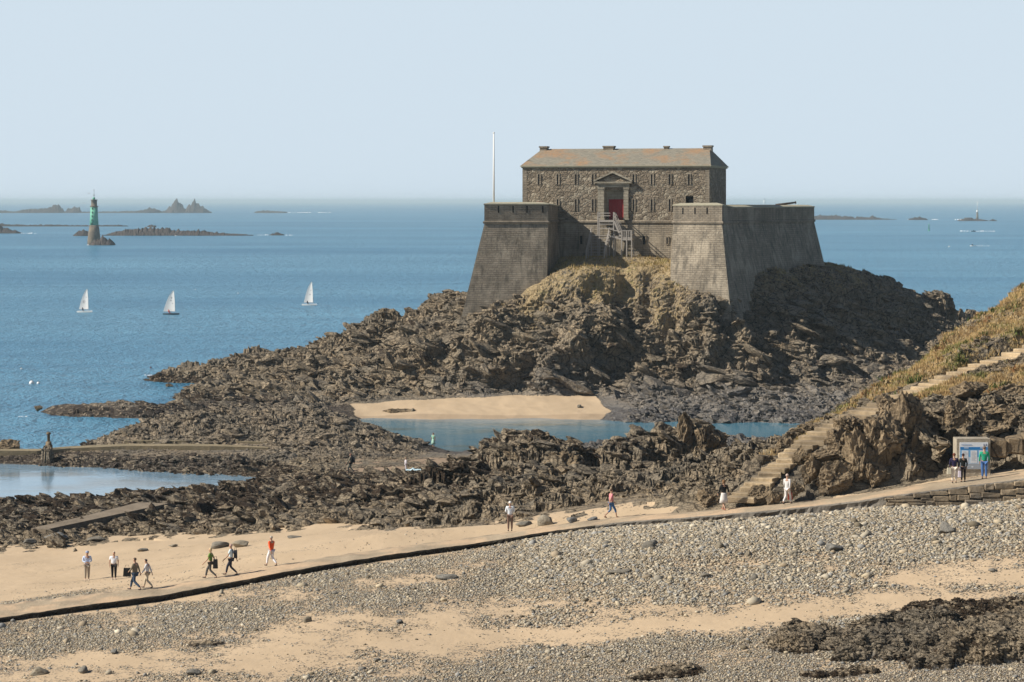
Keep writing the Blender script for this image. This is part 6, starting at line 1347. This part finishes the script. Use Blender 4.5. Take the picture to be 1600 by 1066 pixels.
mb = MB(); mb.lathe((0, 0, 0), [(1.6 * k, -.2), (1.6 * k, 1.6 * k), (.6 * k, 2 * k)], 12); mb.build('float', M_GREEN, o); mb = MB(); mb.lathe((0, 0, 0), [(1.0 * k, 2 * k), (.7 * k, 8.5 * k), (1.0 * k, 8.6 * k), (.1, 12 * k)], 10); mb.build('tower', M_GREEN, o)
def ballbuoy(px, py, r, label, col=(.75, .74, .72), kick=.55):
    d = sea_d(py); k = d / F; o = empty('mooring_buoy', ((px - 800) * k, d, r * k * .3)); tag(o, label, 'buoy', 'mooring buoys')
    mb = MB(); mb.lathe((0, 0, 0), [(math.sin(t) * r * k + .001, -math.cos(t) * r * k) for t in np.linspace(0, math.pi, 12)], 16, caps=False); mb.build('float', cm(col, .5, 'buoy_paint'), o)
    mb = MB(); mb.tube([(-.1, 0, r * k), (-.1, 0, r * k + .16), (.1, 0, r * k + .16), (.1, 0, r * k)], .03, 5); mb.build('mooring_eye', M_IRON, o)
ballbuoy(49.5, 600, 4.0, 'large white ball buoy floating off the low reef'); ballbuoy(60, 600, 2.6, 'smaller white buoy half sunk beside the large ball buoy'); ballbuoy(33.5, 577, 1.6, 'small white buoy alone at the left, beyond the pair')
ballbuoy(235.5, 575.5, 1.5, 'small dark red buoy off the tip of the island', (.16, .04, .04)); ballbuoy(1483, 386, 1.3, 'tiny white buoy at the right, left of the rowing boat'); ballbuoy(305.5, 453, 1.0, 'tiny white float between the middle and right dinghies, left one'); ballbuoy(372, 459, 1.2, 'tiny white float between the middle and right dinghies, right one')
def motorboat(px, py, Lpx, heading, label, hull, crew):
    d = sea_d(py); k = d / F; o = empty('motorboat', ((px - 800) * k, d, 0), math.radians(heading)); tag(o, label, 'motorboat', 'small motorboats')
    L_ = Lpx * k; n = 8; mb = MB(); secs = []
    for i in range(n + 1):
        t = i / n; x = -L_ / 2 + L_ * t; w_ = L_ * .18 * (1 - t ** 2.6) + .03; zd = L_ * (.13 + .06 * t); secs.append([(x, -w_, zd), (x, -w_ * .7, 0), (x, w_ * .7, 0), (x, w_, zd)])
    for i in range(n):
        for j in range(4): mb.face([secs[i][j], secs[i + 1][j], secs[i + 1][(j + 1) % 4], secs[i][(j + 1) % 4]])
    mb.face(secs[0]); mb.build('hull', hull, o)
    mb = MB(); mb.box((L_ * .05, 0, L_ * .24), (L_ * .22, L_ * .2, L_ * .16), taper=.35); mb.build('windscreen', M_DARK if crew else M_IRON, o)
    mb = MB(); mb.box((-L_ * .52, 0, L_ * .12), (L_ * .07, L_ * .08, L_ * .22)); mb.build('outboard_motor', M_IRON, o)
    if crew:
        me = skin_mesh('person', [(0, 0, 0), (0, 0, .45), (0, 0, .62), (0, 0, .78), (.25, .15, .2), (.25, -.15, .2)], [(0, 1), (1, 2), (2, 3), (1, 4), (1, 5)], [.17, .18, .08, .12, .06, .06], 0, 1); me.materials.append(cm((.10, .08, .07)))
        p = bpy.data.objects.new('person', me); C.objects.link(p); p.location = o.location + Vector((-L_ * .05, -.1, L_ * .2)); p.scale = (1.3,) * 3; tag(p, crew, 'person')
motorboat(1521, 362, 7, 0, 'dark motorboat throwing a long white wake at the right', M_IRON, None); motorboat(1520, 385, 9, 180, 'small white boat with a figure aboard, front right sea', M_HULL, 'dark figure aboard the small white boat at the right')
motorboat(130.5, 318.6, 8, 0, 'white boat on the horizon just left of the lighthouse top', M_HULL, None)
# surf and wakes
m, tt, b = newmat('foam'); g = NG(tt); g.set(b.inputs['Base Color'], (.80, .82, .84)); M_FOAM = m
def foam(px0, px1, py, th, seed, dep=3.0):
    rng = random.Random(seed); d = sea_d(py); k = d / F; mb = MB(); x = px0
    while x < px1:
        L_ = rng.uniform(1.2, 5); h = th * k * rng.uniform(.3, 1); c = ((x + L_ / 2 - 800) * k, d + rng.uniform(-.5, .5) * dep * k, h * .3)
        mb.lathe(c, [(L_ * .5 * k, -h * .3), (L_ * .42 * k, h * .3), (L_ * .15 * k, h * .7)], 7)
        x += L_ * rng.uniform(.7, 1.8)
    return mb
FM = MB()
for a in ((450, 486, 332.6, 1.2, 1), (497, 516, 332.6, 1.0, 2), (33, 54, 365, 1.5, 3), (402, 424, 367.6, 1.2, 4), (440, 458, 367.8, .9, 5), (1500, 1517, 361.6, 1.3, 6), (1525, 1552, 361.6, 1.2, 7), (1524, 1546, 384.5, .8, 8), (1417, 1424, 343.6, 1.2, 9), (1456, 1463, 343.4, 1.3, 10), (1492, 1500, 343.8, 1.8, 11), (136, 146, 383.3, 1.4, 12), (226, 244, 587, 2.5, 13), (260, 275, 368.5, .7, 14), (28, 40, 651, 1.0, 15)):
    m_ = foam(*a); FM.v, off_n = FM.v + m_.v, len(FM.v); FM.f += [tuple(i + off_n for i in f) for f in m_.f]; FM.uv += m_.uv; FM.sm += m_.sm
o = FM.build('foam', M_FOAM, merge=False); tag(o, kind='stuff')
def gull(px, py, d, label, sc=1.0):
    o = empty('gull', PT(px, py, d), .4); tag(o, label, 'bird')
    me = skin_mesh('gull_body', [(-.28, 0, .20), (-.1, 0, .20), (.1, 0, .25), (.18, 0, .34), (.24, 0, .37), (.33, 0, .36)], [(0, 1), (1, 2), (2, 3), (3, 4), (4, 5)], [.03, .10, .10, .055, .05, .012], 1, 1); me.materials.append(cm((.78, .78, .76))); b_ = bpy.data.objects.new('body', me); C.objects.link(b_); b_.parent = o
    for sx in (-1, 1):
        mb = MB(); mb.box((-.08, sx * .095, .23), (.38, .02, .12), taper=.4); mb.build('wing', cm((.35, .37, .40)), o)
        mb = MB(); mb.tube([(0, sx * .04, 0), (0, sx * .04, .14)], .012, 5); mb.build('leg', cm((.5, .3, .12)), o)
    o.scale = (sc,) * 3; return o
dg, zg = ray_ground(135, 628, 326, 349); gull(135, 624, dg, 'white gull perched on the peak of the low reef', 1.3).location.z = Hat(135, dg)
o = empty('gull', PT(139, 302.5, 900), 1.0); tag(o, 'gull gliding in the sky just left of the lighthouse mast', 'bird')
me = skin_mesh('gull_body', [(-.35, 0, 0), (0, 0, 0), (.35, 0, .03)], [(0, 1), (1, 2)], [.04, .12, .06], 1, 1); me.materials.append(cm((.4, .4, .4))); b_ = bpy.data.objects.new('body', me); C.objects.link(b_); b_.parent = o
for sx in (-1, 1):
    mb = MB(); mb.bar((0, 0, 0), (.05, sx * .45, .22), .2, .03); mb.bar((.05, sx * .45, .22), (-.15, sx * 1.0, .12), .14, .02); mb.build('wing', cm((.3, .3, .32)), o)
# ------------------------------------------------------------------ haze
def haze():
    m = bpy.data.materials.new('haze'); m.use_nodes = True; n = m.node_tree; n.nodes.clear()
    o = n.nodes.new('ShaderNodeOutputMaterial'); v = n.nodes.new('ShaderNodeVolumePrincipled')
    v.inputs['Color'].default_value = (.72, .91, 1, 1); v.inputs['Density'].default_value = HAZE; v.inputs['Anisotropy'].default_value = 0
    n.links.new(v.outputs[0], o.inputs['Volume'])
    mb = MB(); mb.box((0, 59000, 18.4), (120200, 122200, 45.2)); h = mb.build('haze', m); tag(h, kind='stuff')
HAZE = 8e-5
haze()
